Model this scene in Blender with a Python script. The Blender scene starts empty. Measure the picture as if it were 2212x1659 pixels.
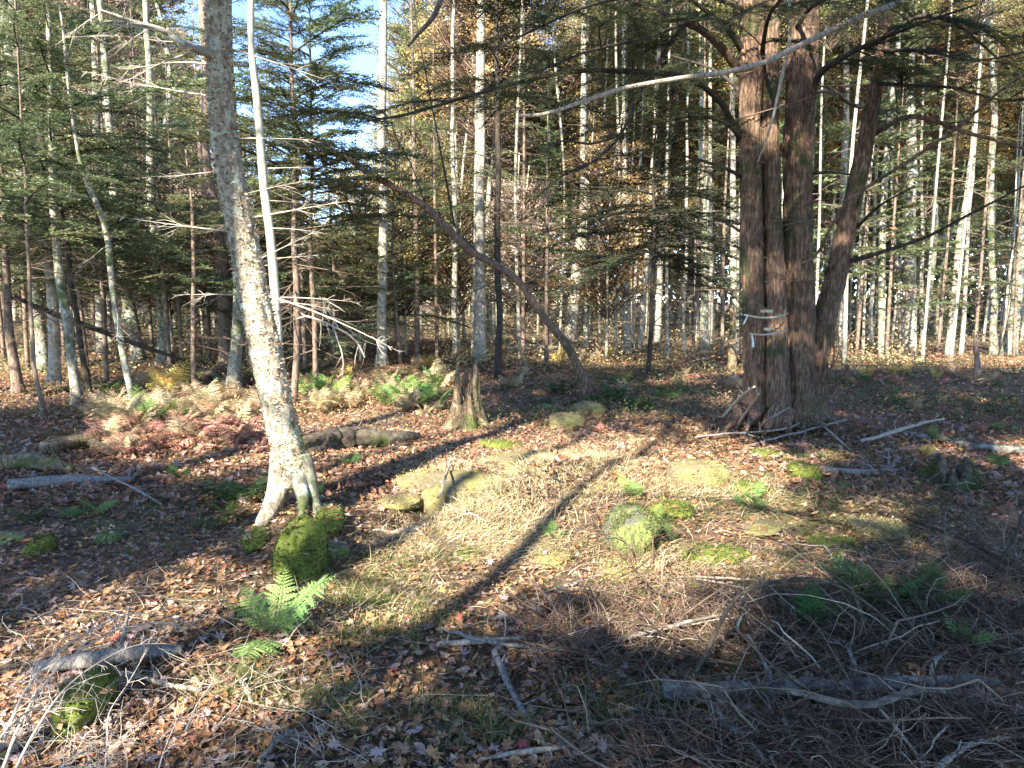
import bpy, math, random
import numpy as np
from mathutils import Matrix, Vector

# ------------------------------------------------------------------ camera, sky, sun
sc = bpy.context.scene
COL = sc.collection
FPX = 700.0
PITCH = math.radians(6.84)
CAMZ = 1.55
SC = 1024 / 2212.0
cam_d = bpy.data.cameras.new('camera'); cam = bpy.data.objects.new('camera', cam_d); COL.objects.link(cam)
cam.location = (0, 0, CAMZ); cam.rotation_euler = (math.pi / 2 - PITCH, 0, 0)
cam_d.sensor_width = 36; cam_d.lens = 36 * FPX / 1024; cam_d.clip_end = 1500; cam_d.clip_start = .05
sc.camera = cam
SUN_EL = math.radians(34); HEAD = math.radians(24)          # sunlight heads 24 deg right of the view, coming from behind
world = bpy.data.worlds.new('World'); sc.world = world; world.use_nodes = True
wn = world.node_tree.nodes; wl = world.node_tree.links
sky = wn.new('ShaderNodeTexSky'); sky.sky_type = 'NISHITA'; sky.sun_disc = False
sky.sun_elevation = SUN_EL; sky.sun_rotation = HEAD + math.pi
sky.air_density = 1.0; sky.dust_density = .0; sky.ozone_density = 3.5; sky.altitude = 3000
wn['Background'].inputs['Strength'].default_value = .15
wl.new(sky.outputs[0], wn['Background'].inputs['Color'])
sun_d = bpy.data.lights.new('sun', 'SUN'); sun = bpy.data.objects.new('sun', sun_d); COL.objects.link(sun)
sun_d.energy = 4.8; sun_d.angle = math.radians(.5); sun_d.color = (1, .92, .78)
LD = Vector((math.sin(HEAD) * math.cos(SUN_EL), math.cos(HEAD) * math.cos(SUN_EL), -math.sin(SUN_EL)))
sun.rotation_euler = LD.to_track_quat('-Z', 'Y').to_euler()
sc.view_settings.view_transform = 'Standard'; sc.view_settings.look = 'None'
sc.view_settings.exposure = 2.22; sc.view_settings.gamma = 1; sc.view_settings.use_curve_mapping = False
sc.cycles.max_bounces = 6; sc.cycles.diffuse_bounces = 4; sc.cycles.transmission_bounces = 3; sc.cycles.glossy_bounces = 2

rng = np.random.default_rng(7)
PI = math.pi

# ------------------------------------------------------------------ numeric helpers
def hash3(i, j, k, s):
    h = (i * 374761393 + j * 668265263 + k * 2147483647 + s * 1274126177) & 0xffffffff
    h = ((h ^ (h >> 13)) * 1274126177) & 0xffffffff
    h = (h ^ (h >> 16)) & 0xffff
    return h / 65535.0

def vnoise(P, s=0):
    P = np.asarray(P, float); I = np.floor(P).astype(np.int64); f = P - I; f = f * f * (3 - 2 * f)
    r = 0
    for a in (0, 1):
        for b in (0, 1):
            for c in (0, 1):
                w = (f[:, 0] if a else 1 - f[:, 0]) * (f[:, 1] if b else 1 - f[:, 1]) * (f[:, 2] if c else 1 - f[:, 2])
                r = r + w * hash3(I[:, 0] + a, I[:, 1] + b, I[:, 2] + c, s)
    return r * 2 - 1

def fbm(P, o=4, s=0):
    P = np.asarray(P, float); r = 0; a = 1.; t = 0
    for k in range(o):
        r = r + a * vnoise(P * 2 ** k, s + k * 17); t += a; a *= .5
    return r / t

def ray(x, y):
    u = (x * SC - 512) / FPX; v = (384 - y * SC) / FPX
    return np.array([u, math.cos(PITCH) + v * math.sin(PITCH), -math.sin(PITCH) + v * math.cos(PITCH)])

def flat(x, y):
    d = ray(x, y); t = CAMZ / -d[2]; return d[0] * t, d[1] * t

def project(x, y, z):                                   # world -> photo coordinates (2212 px wide)
    z = z - CAMZ
    dep = y * math.cos(PITCH) - z * math.sin(PITCH); up = y * math.sin(PITCH) + z * math.cos(PITCH)
    dep = np.maximum(dep, 1e-3)
    return (512 + FPX * x / dep) / SC, (384 - FPX * up / dep) / SC

MOUNDS = []                                             # x, y, half width, half depth, angle, height
def mound(px, py, wx, wy, ang, h):
    x, y = flat(px, py); MOUNDS.append((x, y, wx, wy, math.radians(ang), h))
mound(1120, 1110, .62, .3, 62, .19)
mound(1230, 1070, .8, .3, 62, .18)
mound(985, 1060, .7, .3, 62, .15)
mound(1080, 1050, .8, .1, 63, -.2)
mound(1240, 1090, .6, .09, 63, -.16)
mound(900, 1130, .5, .09, 50, -.16)
mound(1350, 1120, .5, .3, 30, .1)
mound(1560, 1130, .7, .35, 20, .09)
mound(1780, 1110, .8, .4, 0, .08)
mound(650, 1170, .33, .42, 0, .17)
mound(1500, 1060, .9, .6, 10, .08)
mound(1400, 1160, .7, .4, 0, .07)
mound(400, 940, 1.6, .9, 0, .10)
mound(1900, 830, 3.0, 1.6, 0, .30)
mound(1150, 850, 1.7, 1.5, 0, .12)
mound(1690, 925, 1.3, 1.0, 0, .15)
mound(2080, 1010, .7, .6, 0, .06)
mound(200, 1330, 1.0, .5, 20, .06)
mound(100, 780, 4.0, 1.5, 0, .2)
mound(800, 800, 3.0, 1.2, 10, .15)

def H(x, y):
    x = np.asarray(x, float); y = np.asarray(y, float)
    sh = x.shape; x = x.ravel(); y = y.ravel()
    z0 = np.zeros_like(x)
    h = .10 * fbm(np.stack([x * .35, y * .35, z0], 1), 3, 5) + .035 * fbm(np.stack([x * 1.7, y * 1.7, z0], 1), 3, 9)
    h *= np.clip((np.hypot(x, y)) / 3.0, .15, 1)
    r = np.hypot(x, y); h += .6 * fbm(np.stack([x * .06, y * .06, z0], 1), 2, 3) * np.clip((r - 14) / 25, 0, 1)
    for (mx, my, wx, wy, a, hh) in MOUNDS:
        dx = x - mx; dy = y - my; c, s = math.cos(a), math.sin(a)
        q = ((dx * c + dy * s) / wx) ** 2 + ((-dx * s + dy * c) / wy) ** 2
        h += hh * np.exp(-q * 1.1)
    return h.reshape(sh)

def Hs(x, y): return float(H(np.array([x]), np.array([y]))[0])

def G(px, py):                                          # ground point seen at a photo coordinate
    d = ray(px, py); t = CAMZ / -d[2]
    for _ in range(12):
        t = t * .5 + .5 * (Hs(d[0] * t, d[1] * t) - CAMZ) / d[2]
    return np.array([d[0] * t, d[1] * t, Hs(d[0] * t, d[1] * t)])

def P(px, py, Y):
    d = ray(px, py); t = Y / d[1]; return np.array([d[0] * t, Y, CAMZ + d[2] * t])

def W(w, Y): return w * SC / FPX * Y * .5               # drawn width -> radius in metres

# ------------------------------------------------------------------ mesh accumulator
class Geo:
    def __init__(s): s.V = []; s.Q = []; s.T = []; s.t = []; s.mq = []; s.mt = []; s.n = 0
    def add(s, V, Q=None, T=None, tint=0., mat=0):
        V = np.asarray(V, np.float32).reshape(-1, 3)
        if Q is not None and len(Q): Q = np.asarray(Q, np.int32).reshape(-1, 4); s.Q.append(Q + s.n); s.mq.append(np.full(len(Q), mat, np.int32))
        if T is not None and len(T): T = np.asarray(T, np.int32).reshape(-1, 3); s.T.append(T + s.n); s.mt.append(np.full(len(T), mat, np.int32))
        tt = np.broadcast_to(np.asarray(tint, np.float32), (len(V),)) if np.ndim(tint) < 2 else np.asarray(tint).ravel()
        s.V.append(V); s.t.append(np.array(tt, np.float32)); s.n += len(V)
    def mesh(s, name, mats, smooth=True):
        me = bpy.data.meshes.new(name)
        if s.n == 0: return me
        V = np.concatenate(s.V); t = np.concatenate(s.t)
        nq = sum(len(q) for q in s.Q); nt = sum(len(q) for q in s.T)
        lo = np.concatenate([q.ravel() for q in s.Q] + [q.ravel() for q in s.T])
        me.vertices.add(len(V)); me.vertices.foreach_set('co', V.ravel())
        me.loops.add(len(lo)); me.loops.foreach_set('vertex_index', lo.astype(np.int32))
        st = np.concatenate([np.arange(nq) * 4, nq * 4 + np.arange(nt) * 3]).astype(np.int32)
        me.polygons.add(nq + nt); me.polygons.foreach_set('loop_start', st)
        if not isinstance(mats, (list, tuple)): mats = [mats]
        for m in mats: me.materials.append(m)
        me.polygons.foreach_set('material_index', np.concatenate(s.mq + s.mt))
        me.polygons.foreach_set('use_smooth', np.full(nq + nt, bool(smooth)))
        a = me.attributes.new('t', 'FLOAT', 'POINT'); a.data.foreach_set('value', t)
        me.update(calc_edges=True)
        return me

def link(name, me, parent=None, mw=None, kind=None, label=None, cat=None, group=None):
    o = bpy.data.objects.new(name, me); COL.objects.link(o)
    if parent is not None: o.parent = parent
    if mw is not None: o.matrix_basis = mw if isinstance(mw, Matrix) else Matrix.Translation(mw)
    if kind: o['kind'] = kind
    if label: o['label'] = label
    if cat: o['category'] = cat
    if group: o['group'] = group
    return o

def thing(name, loc, label, cat, group=None, rz=0):
    o = link(name, None, None, Matrix.Translation(Vector([float(c) for c in loc])) @ Matrix.Rotation(rz, 4, 'Z'), None, label, cat, group)
    o.empty_display_size = .1
    return o

def spline(pts, n):
    pts = np.asarray(pts, float)
    if len(pts) == 2: return pts[0] + (pts[1] - pts[0]) * np.linspace(0, 1, n)[:, None]
    seg = np.hypot.reduce([np.diff(pts[:, i]) for i in range(3)]); cum = np.concatenate([[0], np.cumsum(seg)]); cum /= cum[-1]
    ext = np.vstack([2 * pts[0] - pts[1], pts, 2 * pts[-1] - pts[-2]])
    out = []
    for u in np.linspace(0, 1, n):
        i = min(max(np.searchsorted(cum, u, 'right') - 1, 0), len(pts) - 2)
        f = (u - cum[i]) / max(cum[i + 1] - cum[i], 1e-9)
        a, b, c, d = ext[i], ext[i + 1], ext[i + 2], ext[i + 3]
        out.append(.5 * (2 * b + (c - a) * f + (2 * a - 5 * b + 4 * c - d) * f * f + (3 * b - a - 3 * c + d) * f ** 3))
    return np.array(out)

def lerp1(vals, n):
    return np.interp(np.linspace(0, 1, n), np.linspace(0, 1, len(vals)), vals)

def tube(g, pts, rad, n=8, rings=None, disp=None, tint=0., mat=0, origin=(0, 0, 0), squash=None):
    pts = np.asarray(pts, float) - np.asarray(origin, float)
    if rings: pts = spline(pts, rings); rad = lerp1(rad, rings)
    K = len(pts); rad = np.asarray(rad, float)
    T = np.gradient(pts, axis=0); T /= np.linalg.norm(T, axis=1)[:, None] + 1e-9
    ref = np.array([0, 1., 0]) if abs(T[0][1]) < .8 else np.array([1., 0, 0])
    Us = []; u = ref
    for k in range(K):
        u = u - T[k] * np.dot(u, T[k]); u /= np.linalg.norm(u) + 1e-9; Us.append(u)
    U = np.array(Us); Vv = np.cross(T, U)
    a = np.arange(n) * 2 * PI / n
    ring = (np.cos(a)[None, :, None] * U[:, None] + np.sin(a)[None, :, None] * Vv[:, None])
    r = rad[:, None] * np.ones((K, n))
    if disp is not None:
        s = np.concatenate([[0], np.cumsum(np.linalg.norm(np.diff(pts, axis=0), axis=1))])
        r = r + disp(np.broadcast_to(a, (K, n)), np.broadcast_to(s[:, None], (K, n)), r)
    V = pts[:, None] + ring * r[:, :, None]
    V = V.reshape(-1, 3)
    i = np.arange(K - 1)[:, None] * n; j = np.arange(n)[None]; j2 = (j + 1) % n
    Q = np.stack([i + j, i + j2, i + n + j2, i + n + j], -1).reshape(-1, 4)
    b = len(V); V = np.vstack([V, pts[:1], pts[-1:]])
    jj = np.arange(n); T1 = np.stack([np.full(n, b), (jj + 1) % n, jj], 1); e = (K - 1) * n
    T2 = np.stack([np.full(n, b + 1), e + jj, e + (jj + 1) % n], 1)
    g.add(V, Q, np.vstack([T1, T2]), tint, mat)

def btubes(g, pts, rad, n=3, tint=0., mat=0):            # many thin tubes at once: pts (N,K,3), rad (N,K)
    pts = np.asarray(pts, float); N, K, _ = pts.shape
    if N == 0: return
    d = pts[:, -1] - pts[:, 0]; d /= np.linalg.norm(d, axis=1)[:, None] + 1e-9
    r = rng.normal(size=(N, 3)); u = np.cross(d, r); u /= np.linalg.norm(u, axis=1)[:, None] + 1e-9; v = np.cross(d, u)
    a = np.arange(n) * 2 * PI / n
    ring = np.cos(a)[None, :, None] * u[:, None] + np.sin(a)[None, :, None] * v[:, None]     # N,n,3
    V = pts[:, :, None] + ring[:, None] * np.asarray(rad)[:, :, None, None]
    base = (np.arange(N) * K * n)[:, None, None]; i = (np.arange(K - 1) * n)[None, :, None]; j = np.arange(n)[None, None]; j2 = (j + 1) % n
    Q = np.stack([base + i + j, base + i + j2, base + i + n + j2, base + i + n + j], -1).reshape(-1, 4)
    tt = np.asarray(tint, float)
    if tt.ndim == 1 and len(tt) == N: tt = np.repeat(tt, K * n)
    g.add(V.reshape(-1, 3), Q, None, tt, mat)

def rotmats(yaw, tilt, tdir, spin=None):
    """leaf frames: local z tipped by tilt towards tdir, then yaw"""
    N = len(yaw); nrm = np.stack([np.sin(tilt) * np.cos(tdir), np.sin(tilt) * np.sin(tdir), np.cos(tilt)], 1)
    f = np.stack([np.cos(yaw), np.sin(yaw), np.zeros(N)], 1)
    x = f - nrm * (f * nrm).sum(1)[:, None]; x /= np.linalg.norm(x, axis=1)[:, None] + 1e-9
    y = np.cross(nrm, x)
    return np.stack([x, y, nrm], 1)                      # rows are axes

def stamp(g, tv, tq, tt, pos, R, scale, tint, mat=0, extra=None):
    """copies of template verts tv at pos with frames R; extra(N,k) z offset"""
    N = len(pos); k = len(tv)
    L = np.broadcast_to(tv, (N, k, 3)).copy()
    if extra is not None: L[:, :, 2] += extra
    L *= np.asarray(scale)[:, None, None] if np.ndim(scale) == 1 else np.asarray(scale)[:, None]
    V = np.einsum('nkc,ncd->nkd', L, R) + np.asarray(pos)[:, None]
    off = (np.arange(N) * k)[:, None, None]
    Q = (np.asarray(tq)[None] + off).reshape(-1, 4) if tq is not None and len(tq) else None
    T = (np.asarray(tt)[None] + off).reshape(-1, 3) if tt is not None and len(tt) else None
    g.add(V.reshape(-1, 3), Q, T, np.repeat(tint, k), mat)

def cards(g, base, d, l, w, nrm, tint, mat=0):           # kite shaped leaf or needle spray: one quad each
    d = d / (np.linalg.norm(d, axis=1)[:, None] + 1e-9)
    s = np.cross(d, nrm); s /= np.linalg.norm(s, axis=1)[:, None] + 1e-9
    N = len(base); l = np.broadcast_to(l, (N,))[:, None]; w = np.broadcast_to(w, (N,))[:, None]
    V = np.stack([base, base + d * l * .45 + s * w * .5, base + d * l, base + d * l * .45 - s * w * .5], 1)
    Q = np.arange(N * 4).reshape(-1, 4)
    g.add(V.reshape(-1, 3), Q, None, np.repeat(np.broadcast_to(tint, (N,)), 4), mat)

# ------------------------------------------------------------------ materials
def nodes(name):
    m = bpy.data.materials.new(name); m.use_nodes = True
    n = m.node_tree.nodes; l = m.node_tree.links; b = n['Principled BSDF']
    b.inputs['Roughness'].default_value = .85; b.inputs['Specular IOR Level'].default_value = .2
    return m, n, l, b

def ramp(n, stops, interp='LINEAR'):
    r = n.new('ShaderNodeValToRGB'); e = r.color_ramp.elements; r.color_ramp.interpolation = interp
    while len(e) < len(stops): e.new(.5)
    for i, (p_, c) in enumerate(stops): e[i].position = p_; e[i].color = (*c, 1)
    return r

def mixc(n, l, fac, a, b, mode='MIX'):
    m = n.new('ShaderNodeMix'); m.data_type = 'RGBA'; m.blend_type = mode
    for s, v in ((0, fac), (6, a), (7, b)):
        if isinstance(v, (int, float)): m.inputs[s].default_value = v
        elif isinstance(v, tuple): m.inputs[s].default_value = (*v, 1)
        else: l.new(v, m.inputs[s])
    return m.outputs[2]

def noise(n, l, vec, scale, det=5, rough=.6):
    t = n.new('ShaderNodeTexNoise'); t.inputs['Scale'].default_value = scale; t.inputs['Detail'].default_value = det
    t.inputs['Roughness'].default_value = rough
    if vec is not None: l.new(vec, t.inputs['Vector'])
    return t.outputs['Fac']

def mapping(n, l, sc_, coord='Object'):
    tc = n.new('ShaderNodeTexCoord'); mp = n.new('ShaderNodeMapping'); mp.inputs['Scale'].default_value = sc_
    l.new(tc.outputs[coord], mp.inputs['Vector']); return mp.outputs['Vector']

def mat_bark(name, dark, mid, light, moss=None, mossamt=.5, stretch=(9, 9, 2.2), bump=.6, spots=None):
    m, n, l, b = nodes(name)
    v = mapping(n, l, stretch); v1 = mapping(n, l, (1, 1, 1))
    f = noise(n, l, v, 3., 8, .65)
    r = ramp(n, [(.28, dark), (.5, mid), (.72, light)]); l.new(f, r.inputs[0]); c = r.outputs[0]
    if spots:                                            # pale lichen or bleached blotches
        vo = noise(n, l, v1, 11, 6, .7); rr = ramp(n, [(.52, (0, 0, 0)), (.58, (1, 1, 1))]); l.new(vo, rr.inputs[0])
        c = mixc(n, l, rr.outputs[0], c, spots)
    if moss:
        vo = noise(n, l, v1, 2.2, 5, .7); rr = ramp(n, [(mossamt, (0, 0, 0)), (mossamt + .12, (1, 1, 1))]); l.new(vo, rr.inputs[0])
        f2 = noise(n, l, v1, 60, 3, .7); r2 = ramp(n, [(.3, tuple(x * .5 for x in moss)), (.7, tuple(x * 1.4 for x in moss))]); l.new(f2, r2.inputs[0])
        c = mixc(n, l, rr.outputs[0], c, r2.outputs[0])
    l.new(c, b.inputs['Base Color'])
    bp = n.new('ShaderNodeBump'); bp.inputs['Strength'].default_value = bump; bp.inputs['Distance'].default_value = .02
    l.new(f, bp.inputs['Height']); l.new(bp.outputs[0], b.inputs['Normal'])
    return m

def mat_leaf(name, stops, transl=.3, rough=.7, var=.15, patch=None):
    m, n, l, b = nodes(name)
    b.inputs['Roughness'].default_value = rough; b.inputs['Specular IOR Level'].default_value = .25
    at = n.new('ShaderNodeAttribute'); at.attribute_name = 't'
    r = ramp(n, stops); l.new(at.outputs['Fac'], r.inputs[0]); c = r.outputs[0]
    oi = n.new('ShaderNodeObjectInfo')
    hv = n.new('ShaderNodeHueSaturation')
    mr = n.new('ShaderNodeMapRange'); mr.inputs[3].default_value = 1 - var; mr.inputs[4].default_value = 1 + var * 1.3
    l.new(oi.outputs['Random'], mr.inputs[0]); l.new(mr.outputs[0], hv.inputs['Value'])
    mr2 = n.new('ShaderNodeMapRange'); mr2.inputs[3].default_value = .5 - var * .12; mr2.inputs[4].default_value = .5 + var * .1
    ma = n.new('ShaderNodeMath'); ma.operation = 'FRACT'; mu = n.new('ShaderNodeMath'); mu.operation = 'MULTIPLY'; mu.inputs[1].default_value = 7.31
    l.new(oi.outputs['Random'], mu.inputs[0]); l.new(mu.outputs[0], ma.inputs[0]); l.new(ma.outputs[0], mr2.inputs[0]); l.new(mr2.outputs[0], hv.inputs['Hue'])
    l.new(c, hv.inputs['Color']); c = hv.outputs[0]
    v1 = mapping(n, l, (1, 1, 1)); f = noise(n, l, v1, 90, 3, .6)
    rr = ramp(n, [(.3, (.65, .65, .65)), (.7, (1.25, 1.2, 1.15))]); l.new(f, rr.inputs[0])
    c = mixc(n, l, 1., c, rr.outputs[0], 'MULTIPLY')
    l.new(c, b.inputs['Base Color'])
    if transl:
        tr = n.new('ShaderNodeBsdfTranslucent'); l.new(c, tr.inputs['Color'])
        mx = n.new('ShaderNodeMixShader'); mx.inputs[0].default_value = transl
        l.new(b.outputs[0], mx.inputs[1]); l.new(tr.outputs[0], mx.inputs[2])
        l.new(mx.outputs[0], n['Material Output'].inputs['Surface'])
    return m

def mat_moss(name, stone=(.22, .22, .2), green=(.16, .2, .035), dark=(.04, .06, .012), amt=.26):
    m, n, l, b = nodes(name)
    v1 = mapping(n, l, (1, 1, 1)); f = noise(n, l, v1, 45, 6, .7); big = noise(n, l, v1, 3.0, 4, .6)
    g = ramp(n, [(.3, dark), (.5, green), (.75, (green[0] * 1.7, green[1] * 1.4, green[2] * 1.5))]); l.new(f, g.inputs[0])
    s = ramp(n, [(.3, tuple(x * .5 for x in stone)), (.7, stone)]); l.new(f, s.inputs[0])
    k = ramp(n, [(amt, (0, 0, 0)), (amt + .1, (1, 1, 1))]); l.new(big, k.inputs[0])
    l.new(mixc(n, l, k.outputs[0], s.outputs[0], g.outputs[0]), b.inputs['Base Color'])
    bp = n.new('ShaderNodeBump'); bp.inputs['Strength'].default_value = .9; bp.inputs['Distance'].default_value = .03
    l.new(f, bp.inputs['Height']); l.new(bp.outputs[0], b.inputs['Normal'])
    return m

def mat_plain(name, c, rough=.8):
    m, n, l, b = nodes(name); v1 = mapping(n, l, (1, 1, 1)); f = noise(n, l, v1, 40, 3, .6)
    r = ramp(n, [(.3, tuple(x * .75 for x in c)), (.7, c)]); l.new(f, r.inputs[0]); l.new(r.outputs[0], b.inputs['Base Color'])
    b.inputs['Roughness'].default_value = rough; return m

M = {}
M['hemlock'] = mat_bark('hemlock_bark', (.018, .013, .01), (.14, .088, .06), (.36, .24, .16), (.055, .068, .028), .53, (14, 14, 3.2), 1.)
M['birch'] = mat_bark('yellow_birch_bark', (.055, .04, .028), (.32, .265, .19), (.6, .54, .42), (.12, .14, .03), .68, (9, 9, 6), 1., (.44, .47, .36))
M['curl'] = mat_leaf('peeling_bark', [(0, (.08, .05, .03)), (.5, (.3, .22, .14)), (1, (.6, .52, .4))], .1)
M['pole'] = mat_bark('smooth_grey_bark', (.2, .18, .13), (.42, .4, .3), (.55, .53, .42), None, .5, (4, 4, 2), .2)
M['pale'] = mat_bark('pale_lichen_bark', (.1, .085, .065), (.3, .265, .205), (.5, .46, .38), (.1, .11, .05), .6, (5, 5, 3), .7, (.46, .45, .37))
M['grey'] = mat_bark('grey_mossy_bark', (.06, .05, .04), (.22, .2, .15), (.4, .39, .31), (.08, .1, .03), .5, (6, 6, 2.5), .6, (.38, .42, .34))
M['red'] = mat_bark('reddish_bark', (.05, .035, .027), (.19, .135, .1), (.34, .27, .21), (.09, .1, .045), .56, (8, 8, 3), .6)
M['dark'] = mat_bark('dark_fir_bark', (.018, .014, .011), (.05, .04, .03), (.1, .085, .065), (.04, .045, .02), .6, (7, 7, 4), .6)
M['dead'] = mat_bark('bleached_dead_wood', (.1, .08, .06), (.33, .28, .22), (.58, .53, .45), None, .5, (20, 20, 3), .35)
M['greywood'] = mat_bark('weathered_grey_wood', (.06, .055, .05), (.22, .2, .18), (.42, .4, .37), None, .5, (30, 30, 3), .8)
M['rot'] = mat_bark('rotten_wood', (.03, .02, .013), (.2, .14, .085), (.42, .33, .21), (.09, .11, .03), .5, (13, 13, 3.), 1., (.1, .07, .045))
M['log'] = mat_bark('mossy_log_bark', (.02, .016, .012), (.09, .07, .05), (.22, .19, .15), (.06, .08, .02), .5, (6, 6, 6), .8)
M['birchlog'] = mat_bark('silver_log_bark', (.03, .027, .022), (.15, .135, .11), (.33, .31, .27), (.05, .06, .025), .7, (5, 12, 12), .9, (.28, .28, .24))
M['twig'] = mat_leaf('dead_twigs', [(0, (.04, .03, .022)), (.4, (.14, .1, .07)), (.7, (.3, .24, .18)), (1, (.6, .54, .46))], 0)
M['litter'] = mat_leaf('leaf_litter', [(0, (.07, .042, .026)), (.22, (.21, .11, .055)), (.45, (.4, .205, .11)), (.64, (.46, .325, .225)), (.8, (.48, .36, .345)), (.9, (.52, .26, .13)), (.96, (.34, .09, .08)), (1, (.62, .48, .18))], .2)
M['grass'] = mat_leaf('grass_blades', [(0, (.045, .07, .02)), (.3, (.11, .155, .045)), (.55, (.36, .33, .15)), (.8, (.55, .47, .27)), (1, (.68, .6, .4))], .25)
M['hneedle'] = mat_leaf('hemlock_needles', [(0, (.03, .048, .02)), (.5, (.08, .115, .042)), (.85, (.16, .19, .075)), (1, (.2, .12, .05))], .25)
M['fneedle'] = mat_leaf('fir_needles', [(0, (.05, .075, .035)), (.4, (.13, .175, .08)), (.75, (.25, .3, .15)), (.93, (.38, .42, .25)), (1, (.4, .27, .16))], .45, .55, .35)
M['lime'] = mat_leaf('lit_green_leaves', [(0, (.16, .21, .07)), (.5, (.4, .43, .16)), (1, (.66, .66, .34))], .45, .6, .18)
M['gold'] = mat_leaf('golden_leaves', [(0, (.42, .31, .1)), (.5, (.68, .53, .18)), (1, (.82, .74, .42))], .45, .6, .15)
M['tan'] = mat_leaf('pinkish_brown_leaves', [(0, (.24, .17, .13)), (.5, (.5, .38, .3)), (1, (.74, .62, .52))], .4, .6, .15)
M['fern_green'] = mat_leaf('green_fern', [(0, (.1, .19, .045)), (1, (.26, .4, .13))], .35, .6, .3)
M['fern_bright'] = mat_leaf('bright_fern', [(0, (.16, .3, .1)), (1, (.3, .43, .14))], .35, .6, .1)
M['fern_dark'] = mat_leaf('dark_fern', [(0, (.03, .07, .02)), (1, (.08, .16, .05))], .3, .6, .3)
M['fern_straw'] = mat_leaf('straw_fern', [(0, (.32, .25, .13)), (1, (.6, .5, .33))], .35, .7, .2)
M['fern_yellow'] = mat_leaf('yellow_fern', [(0, (.45, .33, .08)), (1, (.7, .55, .2))], .4, .7, .2)
M['fern_rust'] = mat_leaf('rusty_bracken', [(0, (.3, .16, .1)), (1, (.6, .37, .26))], .3, .7, .25)
M['moss'] = mat_moss('moss'); M['mossrock'] = mat_moss('mossy_stone', (.24, .23, .19), (.2, .24, .08), (.07, .08, .025), .4)
M['mossyellow'] = mat_moss('yellow_moss', (.3, .25, .14), (.3, .27, .1), (.1, .09, .035), .45)
M['mosshair'] = mat_leaf('moss_tufts', [(0, (.03, .045, .012)), (.5, (.1, .13, .035)), (1, (.25, .26, .085))], .2)
M['strawmoss'] = mat_leaf('straw_moss', [(0, (.09, .085, .03)), (.5, (.27, .25, .09)), (1, (.5, .46, .22))], .2)
M['tape'] = mat_plain('flagging_tape', (.62, .66, .6), .4)

def mat_ground():
    m, n, l, b = nodes('forest_floor'); v = mapping(n, l, (1, 1, 1))
    f = noise(n, l, v, 14, 8, .7); big = noise(n, l, v, .7, 4, .6)
    r = ramp(n, [(.3, (.04, .025, .016)), (.5, (.14, .09, .058)), (.66, (.28, .19, .13)), (.8, (.4, .29, .21))]); l.new(f, r.inputs[0])
    k = ramp(n, [(.55, (0, 0, 0)), (.7, (1, 1, 1))]); l.new(big, k.inputs[0])
    r2 = ramp(n, [(.3, (.05, .06, .015)), (.7, (.22, .2, .08))]); l.new(f, r2.inputs[0])
    l.new(mixc(n, l, k.outputs[0], r.outputs[0], r2.outputs[0]), b.inputs['Base Color'])
    bp = n.new('ShaderNodeBump'); bp.inputs['Strength'].default_value = 1; bp.inputs['Distance'].default_value = .05
    l.new(f, bp.inputs['Height']); l.new(bp.outputs[0], b.inputs['Normal']); return m
M['ground'] = mat_ground()

# ------------------------------------------------------------------ ground
u = np.linspace(-1, 1, 300); gx = np.sinh(u * 5.2) / math.sinh(5.2) * 420
vv = np.linspace(0, 1, 320); gy = -60 + 0 * vv
gy = np.concatenate([np.linspace(-80, -2, 24)[:-1], 6 + np.sinh(np.linspace(-.95, 5.0, 320)) / math.sinh(5.) * 420 * 1.0]); gy = np.unique(np.round(gy, 4))
GX, GY = np.meshgrid(gx, gy); GZ = H(GX, GY); nx = len(gx); ny = len(gy)
g = Geo(); i = np.arange(ny - 1)[:, None] * nx; j = np.arange(nx - 1)[None]
g.add(np.stack([GX, GY, GZ], -1).reshape(-1, 3), np.stack([i + j, i + j + 1, i + nx + j + 1, i + nx + j], -1).reshape(-1, 4))
link('ground', g.mesh('ground', M['ground']), kind='structure')

# ------------------------------------------------------------------ where the photograph lies in shade (decides where overhead boughs hang)
SHROW = [ # from y=800 in steps of 75, columns of 100 px
    "2246541000387643567778",
    "7940000123445665799998",
    "9930015885000022128980",
    "9998887630000000255688",
    "8999988751000000367236",
    "5678987861000000257867",
    "2112500400141256899999",
    "1115700103611689999985",
    "5454678963557788887585",
    "7788544445567887887686",
    "6577787656667787678677",
    "7687788777767876877777"]
SM = np.array([[int(c) for c in r] for r in SHROW], float) / 9
HX, HY = math.sin(HEAD), math.cos(HEAD); TE = math.tan(SUN_EL)
SHADE_OBJ = [(3.4, 8.7, 1.25, 14), (-.26, 13.6, .5, 10), (2.75, 14.0, .5, 8), (1.3, 11.4, .4, 4)]   # upright things the photo shows unlit
SHADE_PT = []; LIT_PT = []
for (px_, py_) in [(632, 1060), (625, 980), (610, 920), (597, 860), (585, 800), (572, 740), (560, 690), (535, 560), (522, 500), (510, 440), (494, 360), (485, 300), (600, 780), (595, 700), (585, 560), (575, 450)]:
    q_ = P(px_, py_, 4.96 if px_ not in (600, 595, 585, 575) or py_ == 800 else 9.5); LIT_PT.append((q_[0] + math.sin(HEAD) * q_[2] / math.tan(SUN_EL), q_[1] + math.cos(HEAD) * q_[2] / math.tan(SUN_EL), .4))
for (px_, py_) in [(1262, 825), (1230, 750), (1202, 715), (1162, 665), (1127, 615), (1077, 575), (1017, 540), (952, 475), (887, 425), (797, 375)]:
    q_ = P(px_, py_, 11.4); SHADE_PT.append((q_[0] + math.sin(HEAD) * q_[2] / math.tan(SUN_EL), q_[1] + math.cos(HEAD) * q_[2] / math.tan(SUN_EL), .55))
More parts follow.
